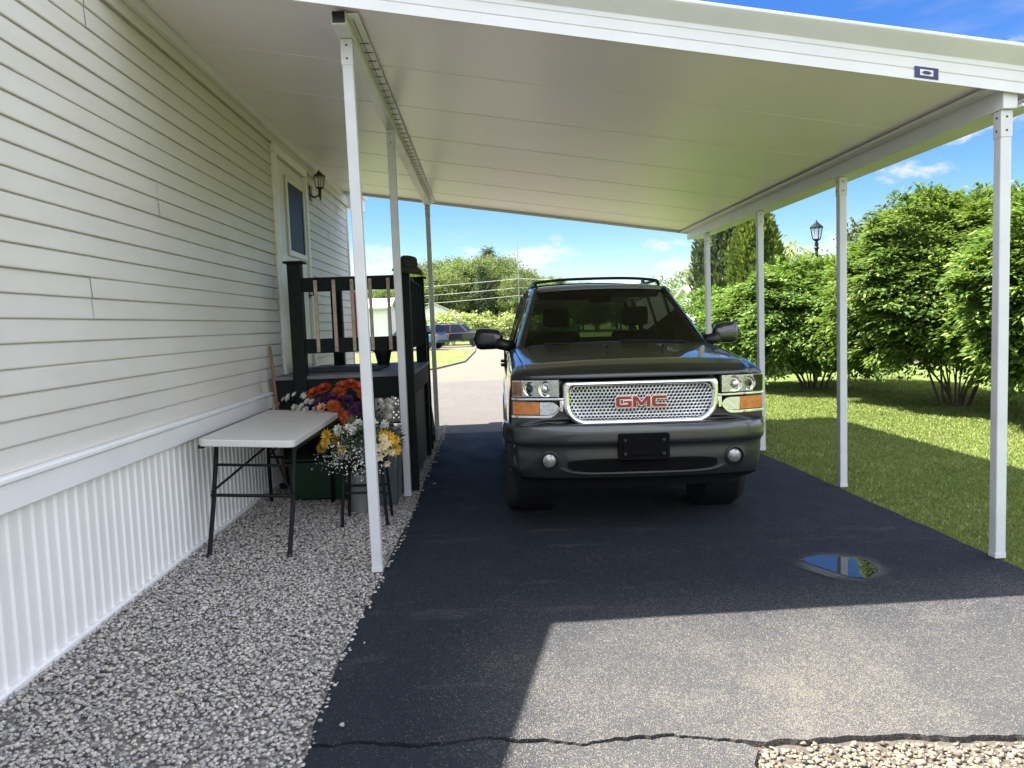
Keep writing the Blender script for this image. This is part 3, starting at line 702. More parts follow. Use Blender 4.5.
# inner beam
BX = -.79
ib = MB(); ib.box(BX - .045, BX + .045, 4.74, RY1 - .02, 3.40, 3.475); 
CB(ib, 'beam', M['white_alu'], bevel=.004)
ifl = MB(); ifl.box(BX + .047, BX + .115, 4.74, RY1 - .02, 3.452, 3.462); CB(ifl, 'flange', M['white_alu'])
im = MB(); y = 5.2
while y < RY1 - .2: im.box(BX + .052, BX + .11, y, y + .012, 3.4485, 3.4515); y += .17
im.box(BX + .072, BX + .076, 4.8, RY1 - .1, 3.449, 3.4515); CB(im, 'flange_slots', M['grey_plastic'])
ec = MB(); ec.box(BX - .036, BX + .036, 4.722, 4.738, 3.408, 3.468); CB(ec, 'beam_end', M['black_plastic'])
lg = MB(); lg.prism([(WX + .044, 3.60), (WX + .09, 3.60), (WX + .09, cz(WX + .09) - .003), (WX + .044, cz(WX + .05) - .003)], lambda u, v, t: (u, t, v), RY0 + .05, RY1 - .05); CB(lg, 'wall_ledger', M['white_alu'], bevel=.003)
def post(x, y, zt, w=.068, lean=0):
    b = MB(); h = w / 2
    b.add([(x - h + (lean if z else 0), y - h, z0 if z0 else .0) for z, z0 in ((0, 0),)], []) if False else None
    V = [(x + sx * h + lean * k, y + sy * h, (.004, zt)[k]) for k in (0, 1) for sx, sy in ((-1, -1), (1, -1), (1, 1), (-1, 1))]
    b.add(V, [(3, 2, 1, 0), (4, 5, 6, 7), (0, 1, 5, 4), (1, 2, 6, 5), (2, 3, 7, 6), (3, 0, 4, 7)])
    p = CB(b, 'post', M['post'], bevel=.006)
    k = MB(); k.box(x - h - .003 + lean, x + h + .003 + lean, y - h - .003, y + h + .003, zt - .16, zt - .002); CB(k, 'bracket', M['post'], p, bevel=.003)
    for zz in (zt - .04, zt - .12):
        for mt in (Matrix.Translation((x + lean, y - h - .003, zz)) @ Matrix.Rotation(math.pi / 2, 4, 'X'), Matrix.Translation((x - h - .003 + lean, y, zz)) @ Matrix.Rotation(-math.pi / 2, 4, 'Y')):
            s = MB(); s.lathe([(.006, -.0), (.006, .004), (.0, .006)], 6, mtx=mt); CB(s, 'screw', M['black_metal'], p)
    f = MB(); f.box(x - h - .0015, x + h + .0015, y - h - .0015, y + h + .0015, .0, .035); CB(f, 'foot', M['post'], p, bevel=.003)
for y in (4.69, 6.82, 8.86, 10.95): post(3.205, y, 2.773)
for y, l in ((5.0, -.02), (7.235, -.01), (11.78, 0)): post(BX + (.02 if y < 6 else .0), y, 3.398, lean=l if y < 6 else 0)
# maker's sticker on the front fascia
sx0, sx1 = 2.60, 2.745
stk = MB(); stk.add([(x, RY0 - .0265, cz(x) + z) for x, z in ((sx0, -.026), (sx1, -.026), (sx1, .040), (sx0, .040))], [(0, 1, 2, 3)])
stk = CB(stk, 'sticker', M['label_blue'])
e = MB(); c = (sx0 + sx1) / 2
def SP(u, v): return (c + u, RY0 - .0285, cz(c + u) + .004 + v)
e.add([SP(*p) for p in ((-.040, -.014), (.040, -.014), (.040, .021), (-.040, .021))], [(0, 1, 2, 3)])
CB(e, 'sticker_panel', M['white_cloth'], stk)
e = MB()
def SP2(u, v): return (c + u, RY0 - .0305, cz(c + u) + .004 + v)
e.add([SP2(*p) for p in ((-.032, .003), (-.013, .013), (.013, .013), (.032, .003), (.013, -.007), (-.013, -.007))], [(0, 1, 2, 3, 4, 5)])
CB(e, 'sticker_emblem', M['label_blue'], stk)

# ------------------------------------------------------------------ deck
DY0, DY1, DXL, DXR, DZ = 7.52, 9.55, -1.80, -.77, 1.16
deck = thing('porch_deck', 'dark green wooden porch deck with pale balusters at the side door', 'porch', (-1.4, 8.5, 0))
def DB(b, name, mat, parent=None, **k): return b.build(name, mat, parent or deck, world=True, **k)
def dpost(x, y, z0, z1, w=.125, cap=True):
    b = MB(); b.box(x - w / 2, x + w / 2, y - w / 2, y + w / 2, z0, z1); p = DB(b, 'post', M['dark_green'], bevel=.006)
    if cap: k = MB(); k.box(x - w / 2 - .03, x + w / 2 + .03, y - w / 2 - .03, y + w / 2 + .03, z1, z1 + .022); DB(k, 'post_cap', M['dark_green'], p, bevel=.006)
dpost(DXL, DY0, .04, 2.24); dpost(DXR, DY0, .0, 2.20, cap=False); dpost(DXR - .02, DY1, .0, 2.18); dpost(DXR, 10.0, 0, 1.50, .08); dpost(DXL, DY1, .04, 2.2)
def rail(a, b, nb, bm0):
    (xa, ya), (xb, yb) = a, b
    up = MB(); up.bar((xa, ya, 2.035), (xb, yb, 2.035), .045, .135); DB(up, 'top_rail', M['dark_green'], bevel=.005)
    lo = MB(); lo.bar((xa, ya, 1.445), (xb, yb, 1.445), .045, .14); DB(lo, 'bottom_rail', M['dark_green'], bevel=.005)
    d = Vector((xb - xa, yb - ya, 0)).normalized(); nrm = Vector((d.y, -d.x, 0))
    for i in range(nb):
        t = (i + .82) / (nb + .35); x = xa + (xb - xa) * t + nrm.x * .034; y = ya + (yb - ya) * t + nrm.y * .034
        bb = MB(); bb.bar((x, y, 1.385), (x, y, 2.075), .032, .022, up=nrm); bal = DB(bb, 'baluster', bm0, bevel=.003)
        for z in (1.43, 2.04):
            s = MB(); s.box(x - .004 + nrm.x * .011, x + .004 + nrm.x * .011, y - .004 + nrm.y * .0115, y + .004 + nrm.y * .0115, z - .004, z + .004)
            DB(s, 'screw', M['black_metal'], bal)
rail((DXL + .05, DY0), (DXR - .05, DY0), 5, M['baluster'])
rail((DXR, DY0 + .05), (DXR - .02, DY1 - .05), 9, M['dark_green'])
fl = MB()
yy = DY0 - .04
while yy < DY1 + .04: fl.box(WX + .07, DXR + .06, yy, yy + .134, DZ - .035, DZ); yy += .14
DB(fl, 'floor', M['deck_floor'], bevel=.004)
rm = MB(); rm.box(WX + .08, DXR + .05, DY0 - .02, DY0 + .02, DZ - .24, DZ - .037); DB(rm, 'rim_joist', M['dark_green'], bevel=.005)
rm = MB(); rm.box(DXR + .015, DXR + .05, DY0 + .06, DY1 + .02, DZ - .24, DZ - .037); DB(rm, 'rim_joist', M['dark_green'], bevel=.005)
skf = MB()
for k in range(9): x0 = WX + .10 + k * .122; skf.box(x0, x0 + .118, DY0 + .03, DY0 + .05, .05, DZ - .22)
DB(skf, 'front_skirt', M['dark_green'], bevel=.004)
sks = MB()
for k in range(15): y0_ = DY0 + .07 + k * .13; sks.box(DXR - .02, DXR + .0, y0_, y0_ + .126, .02, DZ - .22)
DB(sks, 'side_skirt', simple('side_skirt_weathered', (.05, .05, .047), .7, var=.4, nscale=9, bump=.3, bscale=40), bevel=.004)
# lattice panel
lt = MB(); lx0, lx1, lz0, lz1 = -1.08, -.87, .70, .95
for k in range(-6, 8):
    for s in (1, -1):
        p = []; c0 = lx0 + k * .055
        for tt in np.linspace(0, 1, 30):
            x = c0 + (tt if s == 1 else (1 - tt)) * .25; z = lz0 + tt * .25
            if lx0 <= x <= lx1: p.append((x, z))
        if len(p) > 1: lt.bar((p[0][0], DY0 + .012 - .006 * s, p[0][1]), (p[-1][0], DY0 + .012 - .006 * s, p[-1][1]), .006, .022, up=(1, 0, .3))
for a, b, c, d in ((lx0 - .02, lx0, lz0 - .02, lz1 + .02), (lx1, lx1 + .02, lz0 - .02, lz1 + .02), (lx0, lx1, lz1, lz1 + .02), (lx0, lx1, lz0 - .02, lz0)): lt.box(a, b, DY0 - .002, DY0 + .026, c, d)
DB(lt, 'lattice', M['lattice'])
# steps going down on the far side
for k in range(5):
    s = MB(); zt = DZ - .20 * (k + 1); s.box(DXL + .1, DXR + .02, DY1 + .06 + k * .2, DY1 + .32 + k * .2, zt - .04, zt); DB(s, 'step', M['deck_floor'], bevel=.005)
for x in (DXL + .12, DXR + .0):
    s = MB(); s.prism([(DY1 + .05, DZ - .04), (DY1 + .05, DZ - .34), (DY1 + 1.1, .0), (DY1 + 1.25, .0), (DY1 + 1.25, .12)], lambda u, v, t: (t, u, v), x - .02, x + .02); DB(s, 'stringer', M['dark_green'], bevel=.004)
s = MB(); s.bar((DXR, DY1 + .02, 2.02), (DXR, 10.02, 1.53), .045, .10); DB(s, 'hand_rail', M['dark_green'], bevel=.004)
# objects on and by the deck
dm = MB(); dm.box(-1.95, -1.1, 7.9, 8.8, DZ + .003, DZ + .016); tag(dm.build('door_mat', M['mat_dark'], bevel=.004), 'dark door mat lying on the deck floor', 'mat')
hat = thing('bucket_hat', 'dark brown brimmed hat hanging on the deck corner post', 'hat', (DXR + .05, DY0 - .01, 2.15), 0, rx=R(6), ry=R(10))
hat.scale = (.82, .82, .88)
hb = MB(); hb.lathe([(.185, -.035), (.17, .0), (.14, .025), (.112, .04), (.106, .08), (.095, .125), (.075, .143), (.03, .15), (0, .149)], 28); hb.build('hat_body', M['hat'], hat, smooth=True)
hbb = MB(); hbb.lathe([(.114, .040), (.1125, .062), (.108, .063)], 28); hbb.build('hat_band', M['black_plastic'], hat, smooth=True)
bk = thing('flower_pot', 'small dark pot standing on the deck behind the railing', 'pot', (-1.22, 9.2, DZ))
b = MB(); b.lathe([(.07, 0), (.10, .15), (.115, .15), (.115, .18), (.10, .18), (.085, .12), (0, .12)], 20); b.build('pot_body', M['black_plastic'], bk, smooth='auto')
br_ = thing('garden_pole', 'brown wooden pole leaning against the siding behind the table', 'pole', (-1.98, 7.36, .10))
b = MB(); b.tube([(.02, -.03, 0), (-.05, .10, .72), (-.105, .17, 1.36)], [.017, .016, .015], 10); b.build('pole_shaft', M['pole_wood'], br_, smooth='auto')
b = MB(); b.box(-.03, .08, -.05, -.01, .0, .05); b.build('pole_foot', M['black_metal'], br_, bevel=.006)

# folding table
tb = thing('folding_table', 'off white plastic folding table with black steel legs against the skirting', 'table', (-1.70, 6.10, .05), ry=R(3.4), rz=R(.6))
TL, TW, TZ = .90, .325, .83
def rrect(w, l, r, n=6):
    P = []
    for cx_, cy_, a0 in ((w - r, l - r, 0), (-w + r, l - r, 90), (-w + r, -l + r, 180), (w - r, -l + r, 270)):
        for k in range(n + 1): a = R(a0 + 90 * k / n); P.append((cx_ + r * math.cos(a), cy_ + r * math.sin(a)))
    return P
b = MB(); b.prism(rrect(TW, TL, .06), lambda u, v, t: (u, v, t), TZ - .05, TZ); b.build('table_top', M['table_top'], tb, bevel=.008, seg=3)
for s in (-1, 1):
    for sx in (-1, 1):
        b = MB(); b.tube([(sx * .27, s * .66, TZ - .045), (sx * .275, s * .72, .35), (sx * .275, s * .82, -.03 if sx < 0 else -.01)], .016, 10); lgo = b.build('leg', M['black_metal'], tb, smooth='auto')
        k = MB(); k.lathe([(.019, 0), (.020, .04), (.017, .045)], 10, c=(sx * .275, s * .82, -.035 if sx < 0 else -.015)); k.build('foot', M['black_plastic'], lgo, smooth='auto')
    b = MB(); b.tube([(-.276, s * .765, .42), (.276, s * .765, .42)], .012, 8); b.tube([(-.272, s * .69, .62), (.272, s * .69, .62)], .010, 8); b.build('crossbar', M['black_metal'], tb, smooth='auto')
    b = MB(); b.tube([(-.274, s * .755, .44), (0, s * .30, TZ - .12)], .009, 8); b.tube([(.274, s * .755, .44), (0, s * .30, TZ - .12)], .009, 8); b.build('brace', M['black_metal'], tb, smooth='auto')
b = MB(); b.box(-.33, -.30, -.86, .86, TZ - .07, TZ - .046); b.box(.30, .33, -.86, .86, TZ - .07, TZ - .046); b.build('under_rail', M['black_metal'], tb)

# stool with bouquet, green tote, white bucket
stl = thing('metal_stool', 'small black stool carrying the yellow and white bouquet', 'stool', (-1.02, 6.25, .02))
b = MB(); b.box(-.17, .17, -.15, .15, .50, .53); b.build('seat', M['black_metal'], stl, bevel=.008)
for sx in (-1, 1):
    for sy_ in (-1, 1):
        b = MB(); b.tube([(sx * .15, sy_ * .13, .50), (sx * .18, sy_ * .16, 0)], .013, 10); b.build('leg', M['black_metal'], stl, smooth='auto')
b = MB()
for sy_ in (-1, 1): b.tube([(-.165, sy_ * .145, .27), (.165, sy_ * .145, .27)], .010, 8)
for sx in (-1, 1): b.tube([(sx * .165, -.145, .22), (sx * .165, .145, .22)], .010, 8)
b.build('stretcher', M['black_metal'], stl, smooth='auto')
gt_ = thing('storage_tote', 'dark green plastic tote on the gravel below the table end', 'tote', (-1.52, 7.12, .06))
def tote(root, w, l, h, mat):
    b = MB(); b.add([(sx * w * k, sy * l * k, z) for z, k in ((0, .88), (h, 1)) for sx, sy in ((-1, -1), (1, -1), (1, 1), (-1, 1))], [(3, 2, 1, 0), (4, 5, 6, 7), (0, 1, 5, 4), (1, 2, 6, 5), (2, 3, 7, 6), (3, 0, 4, 7)]); b.build('tote_body', mat, root, bevel=.02, seg=3)
    b = MB(); b.box(-w - .015, w + .015, -l - .015, l + .015, h + .002, h + .035); b.build('lid', mat, root, bevel=.012, seg=3)
tote(gt_, .32, .2, .36, M['green_plastic'])
gt2 = thing('storage_tote', 'slate grey plastic tote on the gravel behind the stool', 'tote', (-.98, 6.98, .02)); tote(gt2, .16, .2, .46, M['grey_plastic'])
wb = thing('plastic_bucket', 'small white bucket sitting under the black stool', 'bucket', (-1.14, 6.62, .02))
b = MB(); b.lathe([(.085, 0), (.10, .26), (.106, .26), (.106, .285), (.10, .33), (.09, .1), (0, .1)], 24); b.build('bucket_body', M['white_plastic'], wb, smooth='auto')
b = MB(); b.tube([(.11 * math.cos(a), .0 + .02 * math.sin(a), .30 + .0 - .09 * math.sin(a)) for a in np.linspace(0, math.pi, 14)], .003, 6); b.build('bail', M['black_metal'], wb)

def flower_head(kind, n_p, r_, c, nrm, rg):
    """petals round a centre: returns leaf arrays"""
    nrm = nrm / np.linalg.norm(nrm); a = np.cross(nrm, [0.3, .5, .8]); a /= np.linalg.norm(a); b = np.cross(nrm, a)
    out = []
    for ring in range(3):
        k = np.arange(n_p); th = 2 * np.pi * (k + rg.uniform()) / n_p; tilt = (.15, .6, 1.2)[ring] if kind == 'daisy' else (.5, 1.0, 1.6)[ring]
        d = np.cos(th)[:, None] * a + np.sin(th)[:, None] * b + nrm * tilt
        out.append((np.repeat(c[None], n_p, 0), d, np.repeat(nrm[None], n_p, 0) - .0 * d, r_ * (1, .85, .65)[ring], r_ * (.34 if kind == 'daisy' else .75)))
    C = np.vstack([o[0] for o in out]); D = np.vstack([o[1] for o in out]); Nn = np.vstack([o[2] for o in out]); L = np.concatenate([np.full(len(o[0]), o[3]) for o in out]); W = np.concatenate([np.full(len(o[0]), o[4]) for o in out])
    return C, D, Nn, L, W
def bouquet(root, specs, foliage_n, spread, height, seed, gyps=0):
    rg = np.random.default_rng(seed)
    for name, mat, kind, n_p, r_, pts in specs:
        for p in pts:
            p = np.array(p, float); nrm = p - np.array([0, .1, height * .35]); nrm[1] -= .12
            V, F = leaves(*flower_head(kind, n_p, r_ * rg.uniform(.8, 1.15), p, nrm, rg)); np_mesh(name, V, F, mat, root)
    n = foliage_n; d = unit(n, rg); d[:, 2] = np.abs(d[:, 2]) * .8 - .15
    C = np.array([0, 0, height * .5]) + d * np.array(spread) * rg.uniform(.5, 1.0, (n, 1)); T = d + unit(n, rg) * .6
    V, F = leaves(C, T, unit(n, rg) + np.array([0, 0, 1.2]), rg.uniform(.05, .11, n), rg.uniform(.018, .04, n)); np_mesh('foliage', V, F, M['leaf_flower'], root)
    st_ = MB()
    for k in range(16):
        a = rg.uniform(0, 6.28); q = rg.uniform(.3, .8); st_.tube([(0, 0, .05), (math.cos(a) * spread[0] * q * .4, math.sin(a) * spread[1] * q * .4, height * .35), (math.cos(a) * spread[0] * q, math.sin(a) * spread[1] * q, height * .75)], .003, 5)
    st_.build('stems', M['leaf_flower'], root)
    if gyps:
        n = gyps; k = rg.integers(0, 3, n); base = np.array([[-.20, -.10, .02], [.02, -.2, -.02], [-.1, -.18, .12]])[k]
        C = base + rg.normal(0, 1, (n, 3)) * np.array([.07, .04, .06]); V, F = leaves(C, unit(n, rg), unit(n, rg), .014, .014); tag(np_mesh('baby_breath', V, F, M['p_white'], root), kind='stuff')
def scatter(n, c, s, rg): return [tuple(np.array(c) + rg.normal(0, 1, 3) * np.array(s)) for _ in range(n)]
rgb = np.random.default_rng(5)
bq = thing('bouquet', 'silk bouquet of yellow and cream flowers with baby breath on the stool', 'flowers', (-1.02, 6.22, .55))
bouquet(bq, [('yellow_bloom', M['p_yellow'], 'daisy', 11, .07, scatter(6, (-.23, -.10, .17), (.05, .04, .05), rgb) + scatter(6, (.24, -.10, .19), (.05, .04, .07), rgb)),
             ('cream_bloom', M['p_cream'], 'rose', 6, .045, scatter(12, (.20, -.17, .10), (.05, .03, .06), rgb)),
             ('white_bloom', M['p_white'], 'rose', 7, .045, scatter(22, (-.02, -.06, .27), (.11, .06, .03), rgb))], 420, (.30, .24, .26), .26, 3, 520)
b = MB(); b.lathe([(.07, .0), (.10, .12), (.105, .14), (.09, .14), (.06, .04), (0, .04)], 20); b.build('vase', M['grey_plastic'], bq, smooth='auto')
bq2 = thing('bouquet', 'silk bouquet of orange and purple flowers standing behind the table end', 'flowers', (-1.36, 7.1, .46))
bouquet(bq2, [('orange_bloom', M['p_orange'], 'daisy', 16, .075, [(-.12, -.08, .60), (.05, -.10, .62), (.19, -.08, .60), (.23, -.1, .53), (-.22, -.05, .56), (.02, -.12, .57), (.13, -.1, .64), (.02, -.22, .40), (.10, -.20, .34), (-.02, -.2, .46)]),
              ('purple_bloom', M['p_purple'], 'daisy', 14, .075, [(-.02, -.15, .53), (.10, -.16, .50), (.22, -.15, .42), (-.14, -.14, .48), (.16, -.2, .40)]),
              ('peach_bloom', M['p_pink'], 'rose', 8, .06, [(-.12, -.2, .44), (.06, -.2, .36)]),
              ('white_bloom', M['p_white'], 'rose', 7, .042, scatter(14, (-.36, -.12, .47), (.08, .04, .05), rgb) + scatter(8, (-.22, -.16, .42), (.05, .03, .03), rgb) + scatter(12, (.40, -.12, .42), (.05, .03, .07), rgb))],
        560, (.38, .2, .28), .50, 4)
b = MB(); b.lathe([(.10, .0), (.14, .22), (.15, .25), (.13, .25), (.09, .08), (0, .08)], 20); b.build('pot', M['green_plastic'], bq2, smooth='auto')

# ------------------------------------------------------------------ the SUV
suv = thing('parked_suv', 'dark metallic full size SUV with chrome honeycomb grille parked under the carport', 'car', (1.115, 5.50, 0), rz=R(-1.1), ry=R(.5))
CW = 1.008
def yf(x): return .075 + .17 * abs(x / .98) ** 3.6            # plan curve of the nose
ST = [  # y, zb, xs, xw, xsh, xf, zf, xh, zh, zc
 (.09, .52, .88, .945, .940, .925, 1.165, .74, 1.168, 1.170), (.12, .50, .90, .955, .950, .932, 1.195, .75, 1.205, 1.213), (.20, .48, .92, .970, .958, .932, 1.215, .76, 1.235, 1.255),
 (.34, .46, .94, .975, .965, .925, 1.238, .77, 1.265, 1.288), (.70, .44, .955, .985, .975, .935, 1.262, .79, 1.298, 1.325), (1.10, .42, .960, .985, .975, .940, 1.288, .81, 1.328, 1.362),
 (1.50, .42, .960, .985, .975, .945, 1.312, .84, 1.360, 1.398), (1.62, .42, .960, .985, .975, .945, 1.318, .89, 1.330, 1.15), (2.4, .42, .960, .985, .975, .945, 1.325, .89, 1.328, 1.0),
 (3.4, .42, .960, .985, .975, .945, 1.33, .89, 1.33, 1.0), (4.5, .44, .950, .98, .97, .940, 1.335, .89, 1.335, 1.0), (4.95, .48, .92, .95, .945, .92, 1.33, .87, 1.33, 1.0), (5.05, .52, .88, .91, .905, .88, 1.32, .85, 1.32, 1.0)]
yk = np.array([s[0] for s in ST]); ys_ = np.concatenate([np.linspace(.09, .34, 12), np.linspace(.40, 1.5, 18), np.linspace(1.54, 1.66, 4), np.linspace(1.8, 4.5, 24), np.linspace(4.6, 5.05, 8)])
def smooth_interp(q):
    v = np.array([[np.interp(y, yk, [s[c] for s in ST]) for c in range(1, 10)] for y in q]); return v
SV = smooth_interp(ys_)
def ring(y, p):
    zb, xs, xw, xsh, xf, zf, xh, zh, zc = p
    ctrl = [(0, zb), (xs - .12, zb), (xs, zb + .05), (xw, .70), (xw, .92), (xsh, 1.10), (xf, zf), (xh, zh), (xh * .5, zh + (zc - zh) * .8), (0, zc)]
    c = catmull(ctrl, 46); return c
body, hood = MB(), MB()
RG = [ring(y, p) for y, p in zip(ys_, SV)]
def warp(x, y): return y + .17 * abs(x / .98) ** 3.6 * max(0, 1 - (y - .09) / .9)
HOODJ = 33     # ring index where the hood begins
for side in (1, -1):
    rows_b = []; rows_h = []
    for y, c in zip(ys_, RG):
        pts = [(side * x, warp(x, y), z) for x, z in c]
        ishood = y < 1.52
        rows_b.append(pts); rows_h.append(ishood)
    for i in range(len(rows_b) - 1):
        for j in range(45):
            q = [rows_b[i][j], rows_b[i][j + 1], rows_b[i + 1][j + 1], rows_b[i + 1][j]]
            (hood if (rows_h[i] and rows_h[i + 1] and j >= HOODJ) else body).add(q, [(0, 1, 2, 3)])
    # nose and tail closure
    for rr_ in (rows_b[0], rows_b[-1]):
        for j in range(45): body.add([rr_[j], rr_[j + 1], (0, rr_[j + 1][1], rr_[j + 1][2]), (0, rr_[j][1], rr_[j][2])], [(0, 1, 2, 3)])
bo = body.build('body', M['suv_paint'], suv, smooth='auto', angle=40)
ho = hood.build('hood', M['suv_paint'], suv, smooth=True)
sol = ho.modifiers.new('thick', 'SOLIDIFY'); sol.thickness = .004; sol.offset = 1
# wheel arches cut out of the body
AX = (1.08, 4.02)
def cut(o, cyl):
    cm = bpy.data.meshes.new('tmp'); cm.from_pydata(cyl.v, [], cyl.f); bm = bmesh.new(); bm.from_mesh(cm); bmesh.ops.recalc_face_normals(bm, faces=bm.faces); bm.to_mesh(cm); bm.free()
    co = bpy.data.objects.new('tmp', cm); COL.objects.link(co); co.matrix_world = WM[suv.name]
    md = o.modifiers.new('cut', 'BOOLEAN'); md.object = co; md.operation = 'DIFFERENCE'; md.solver = 'EXACT'
    bpy.context.view_layer.update(); dg = bpy.context.evaluated_depsgraph_get(); nm = bpy.data.meshes.new_from_object(o.evaluated_get(dg)); o.modifiers.remove(md)
    if len(nm.polygons) > 50: o.data = nm
    bpy.data.objects.remove(co); bpy.data.meshes.remove(cm)
bpy.context.view_layer.update()
for yax in AX:
    for s in (-1, 1):
        cy = MB(); cy.lathe([(.46, .62 * s), (.46, 1.1 * s)], 40, c=(0, yax, .42), axis='X'); cut(bo, cy)
for yax in AX:
    for s in (-1, 1): fw = MB(); fw.lathe([(.455, s * .63), (.455, s * .90)], 32, c=(0, yax, .42), axis='X'); fw.build('wheel_well', M['black_plastic'], suv)
for yax in AX:
    for s in (-1, 1):
        arc = MB(); P = []
        for a in np.linspace(-.05, math.pi + .05, 30): P.append([(s * (.975 + d), yax + r_ * math.cos(a), .42 + r_ * math.sin(a)) for r_, d in ((.458, -.02), (.462, .016), (.50, .018), (.53, 0))])
        arc.grid(P); arc.build('arch_moulding', M['suv_paint'], suv, smooth=True)
        t = MB(); t.lathe([(.20, -.12), (.30, -.135), (.365, -.125), (.388, -.10), (.392, -.05), (.392, .05), (.388, .10), (.365, .125), (.30, .135), (.20, .12)], 40, axis='X'); 
        w = t.build('wheel', M['rubber'], suv, smooth='auto', angle=50); w.location = (s * .872, yax, .392 + s * .005)
        rm_ = MB(); rm_.lathe([(.215, -.02), (.215, .10), (.20, .115), (.19, .09), (.12, .07), (.05, .085), (0, .09)] if s > 0 else [(.215, .02), (.215, -.10), (.20, -.115), (.19, -.09), (.12, -.07), (.05, -.085), (0, -.09)], 28, axis='X')
        for k in range(6):
            a = k * math.pi / 3; rm_.bar((s * .10, .05 * math.cos(a), .05 * math.sin(a)), (s * .105, .20 * math.cos(a), .20 * math.sin(a)), .06, .03, up=(1, 0, 0))
        rm_.build('rim', M['rim'], w, smooth='auto')
def sbuild(b, name, mat, parent=None, **k): return b.build(name, mat, parent or suv, **k)
def strip(b, xs_, ztop, zbot, off0, off1, curve=yf):
    """solid panel following the nose curve between two height functions"""
    P = []
    for x in xs_: P.append([(x, curve(x) + off1, zbot(x)), (x, curve(x) + off0, zbot(x)), (x, curve(x) + off0, ztop(x)), (x, curve(x) + off1, ztop(x))])
    b.grid(P, closed_v=True); b.add(P[0], [(0, 1, 2, 3)]); b.add(P[-1], [(3, 2, 1, 0)]); return b
# bumper: profile swept along the nose
def bumper():
    plan = [(-CW - .012, .62), (-CW - .012, .42), (-.975, .28), (-.93, .17), (-.84, .10), (-.70, .055), (-.50, .025), (-.25, .008), (0, .0)]; plan = plan + [(-x, y) for x, y in plan[-2::-1]]
    pl = catmull(plan, 90); prof = [(.14, .845), (.055, .842), (.022, .832), (.004, .80), (.0, .755), (.004, .70), (.022, .675), (.028, .64), (.03, .58), (.04, .50), (.055, .455), (.075, .43), (.16, .42)]
    prof = catmull(prof, 40); b = MB(); P = []
    for i, (x, y) in enumerate(pl):
        t = pl[min(i + 1, 89)] - pl[max(i - 1, 0)]; n = np.array([t[1], -t[0]]); n /= np.linalg.norm(n)
        if n[1] > 0 and abs(x) < .9: n = -n
        if x < 0 and n[0] > .0 and abs(x) > .5: n = -n
        if x > 0 and n[0] < .0 and abs(x) > .5: n = -n
        P.append([(x - n[0] * d, y - n[1] * d, z + (-.03 * min(1, max(0, (abs(x) - .72) / .25)) if z > .83 else 0)) for d, z in prof])
    b.grid(P); return sbuild(b, 'front_bumper', M['bumper_paint'], smooth=True)
bmp = bumper()
def ybp(x): return .0 + .10 * (abs(x) / .84) ** 3.2       # bumper face plan
lin = lambda a, b, n: list(np.linspace(a, b, n))
b = strip(MB(), lin(-.55, .55, 25), lambda x: .578 - .02 * (abs(x) / .55) ** 6, lambda x: .485 + .03 * (abs(x) / .55) ** 6, .021, .06, ybp); grl = sbuild(b, 'lower_intake', M['void_black'])
b = MB()
for k in range(4): strip(b, lin(-.52, .52, 9), lambda x, k=k: .505 + k * .02, lambda x, k=k: .499 + k * .02, .016, .022, ybp)
sbuild(b, 'intake_slats', M['void_black'], grl)
b = strip(MB(), lin(-.60, .60, 31), lambda x: .482 + .035 * (abs(x) / .60) ** 8, lambda x: .470 + .035 * (abs(x) / .60) ** 8, .022, .055, ybp); sbuild(b, 'intake_lip', M['bumper_paint'], smooth='auto')
b = strip(MB(), lin(-.90, .90, 31), lambda x: .455, lambda x: .35 + .06 * (abs(x) / .9) ** 4, .13, .17, ybp); sbuild(b, 'air_dam', M['void_black'], smooth='auto')
for s in (-1, 1):
    mt = Matrix.Translation((s * .685, ybp(.685) + .030, .572)) @ Matrix.Rotation(math.pi / 2, 4, 'X') @ Matrix.Rotation(R(0), 4, 'Y')
    b = MB(); b.lathe([(.072, -.02), (.072, .020), (.064, .026), (.058, .010), (.058, -.01)], 28, mtx=mt); fg = sbuild(b, 'fog_light', M['black_plastic'], smooth='auto')
    b = MB(); b.lathe([(.055, .004), (.048, .014), (.03, .021), (0, .025)], 28, mtx=mt); sbuild(b, 'lens', M['fog_lens'], fg, smooth=True)
pk = MB(); pk.prism(rrect(.185, .095, .015, 3), lambda u, v, t: (u, t, v + .672), -.030, .01); plt_ = sbuild(pk, 'plate_bracket', M['void_black'], bevel=.004)
pk = MB(); pk.prism(rrect(.155, .06, .012, 3), lambda u, v, t: (u, t, v + .672), -.036, -.029); sbuild(pk, 'plate_recess', M['void_black'], plt_, bevel=.003)
for sx in (-1, 1):
    for sz in (-1, 1): b = MB(); b.lathe([(.013, 0), (.013, .006), (.008, .009), (0, .009)], 10, mtx=Matrix.Translation((sx * .140, -.035, .672 + sz * .050)) @ Matrix.Rotation(math.pi / 2, 4, 'X')); sbuild(b, 'bolt', M['rubber'], plt_)
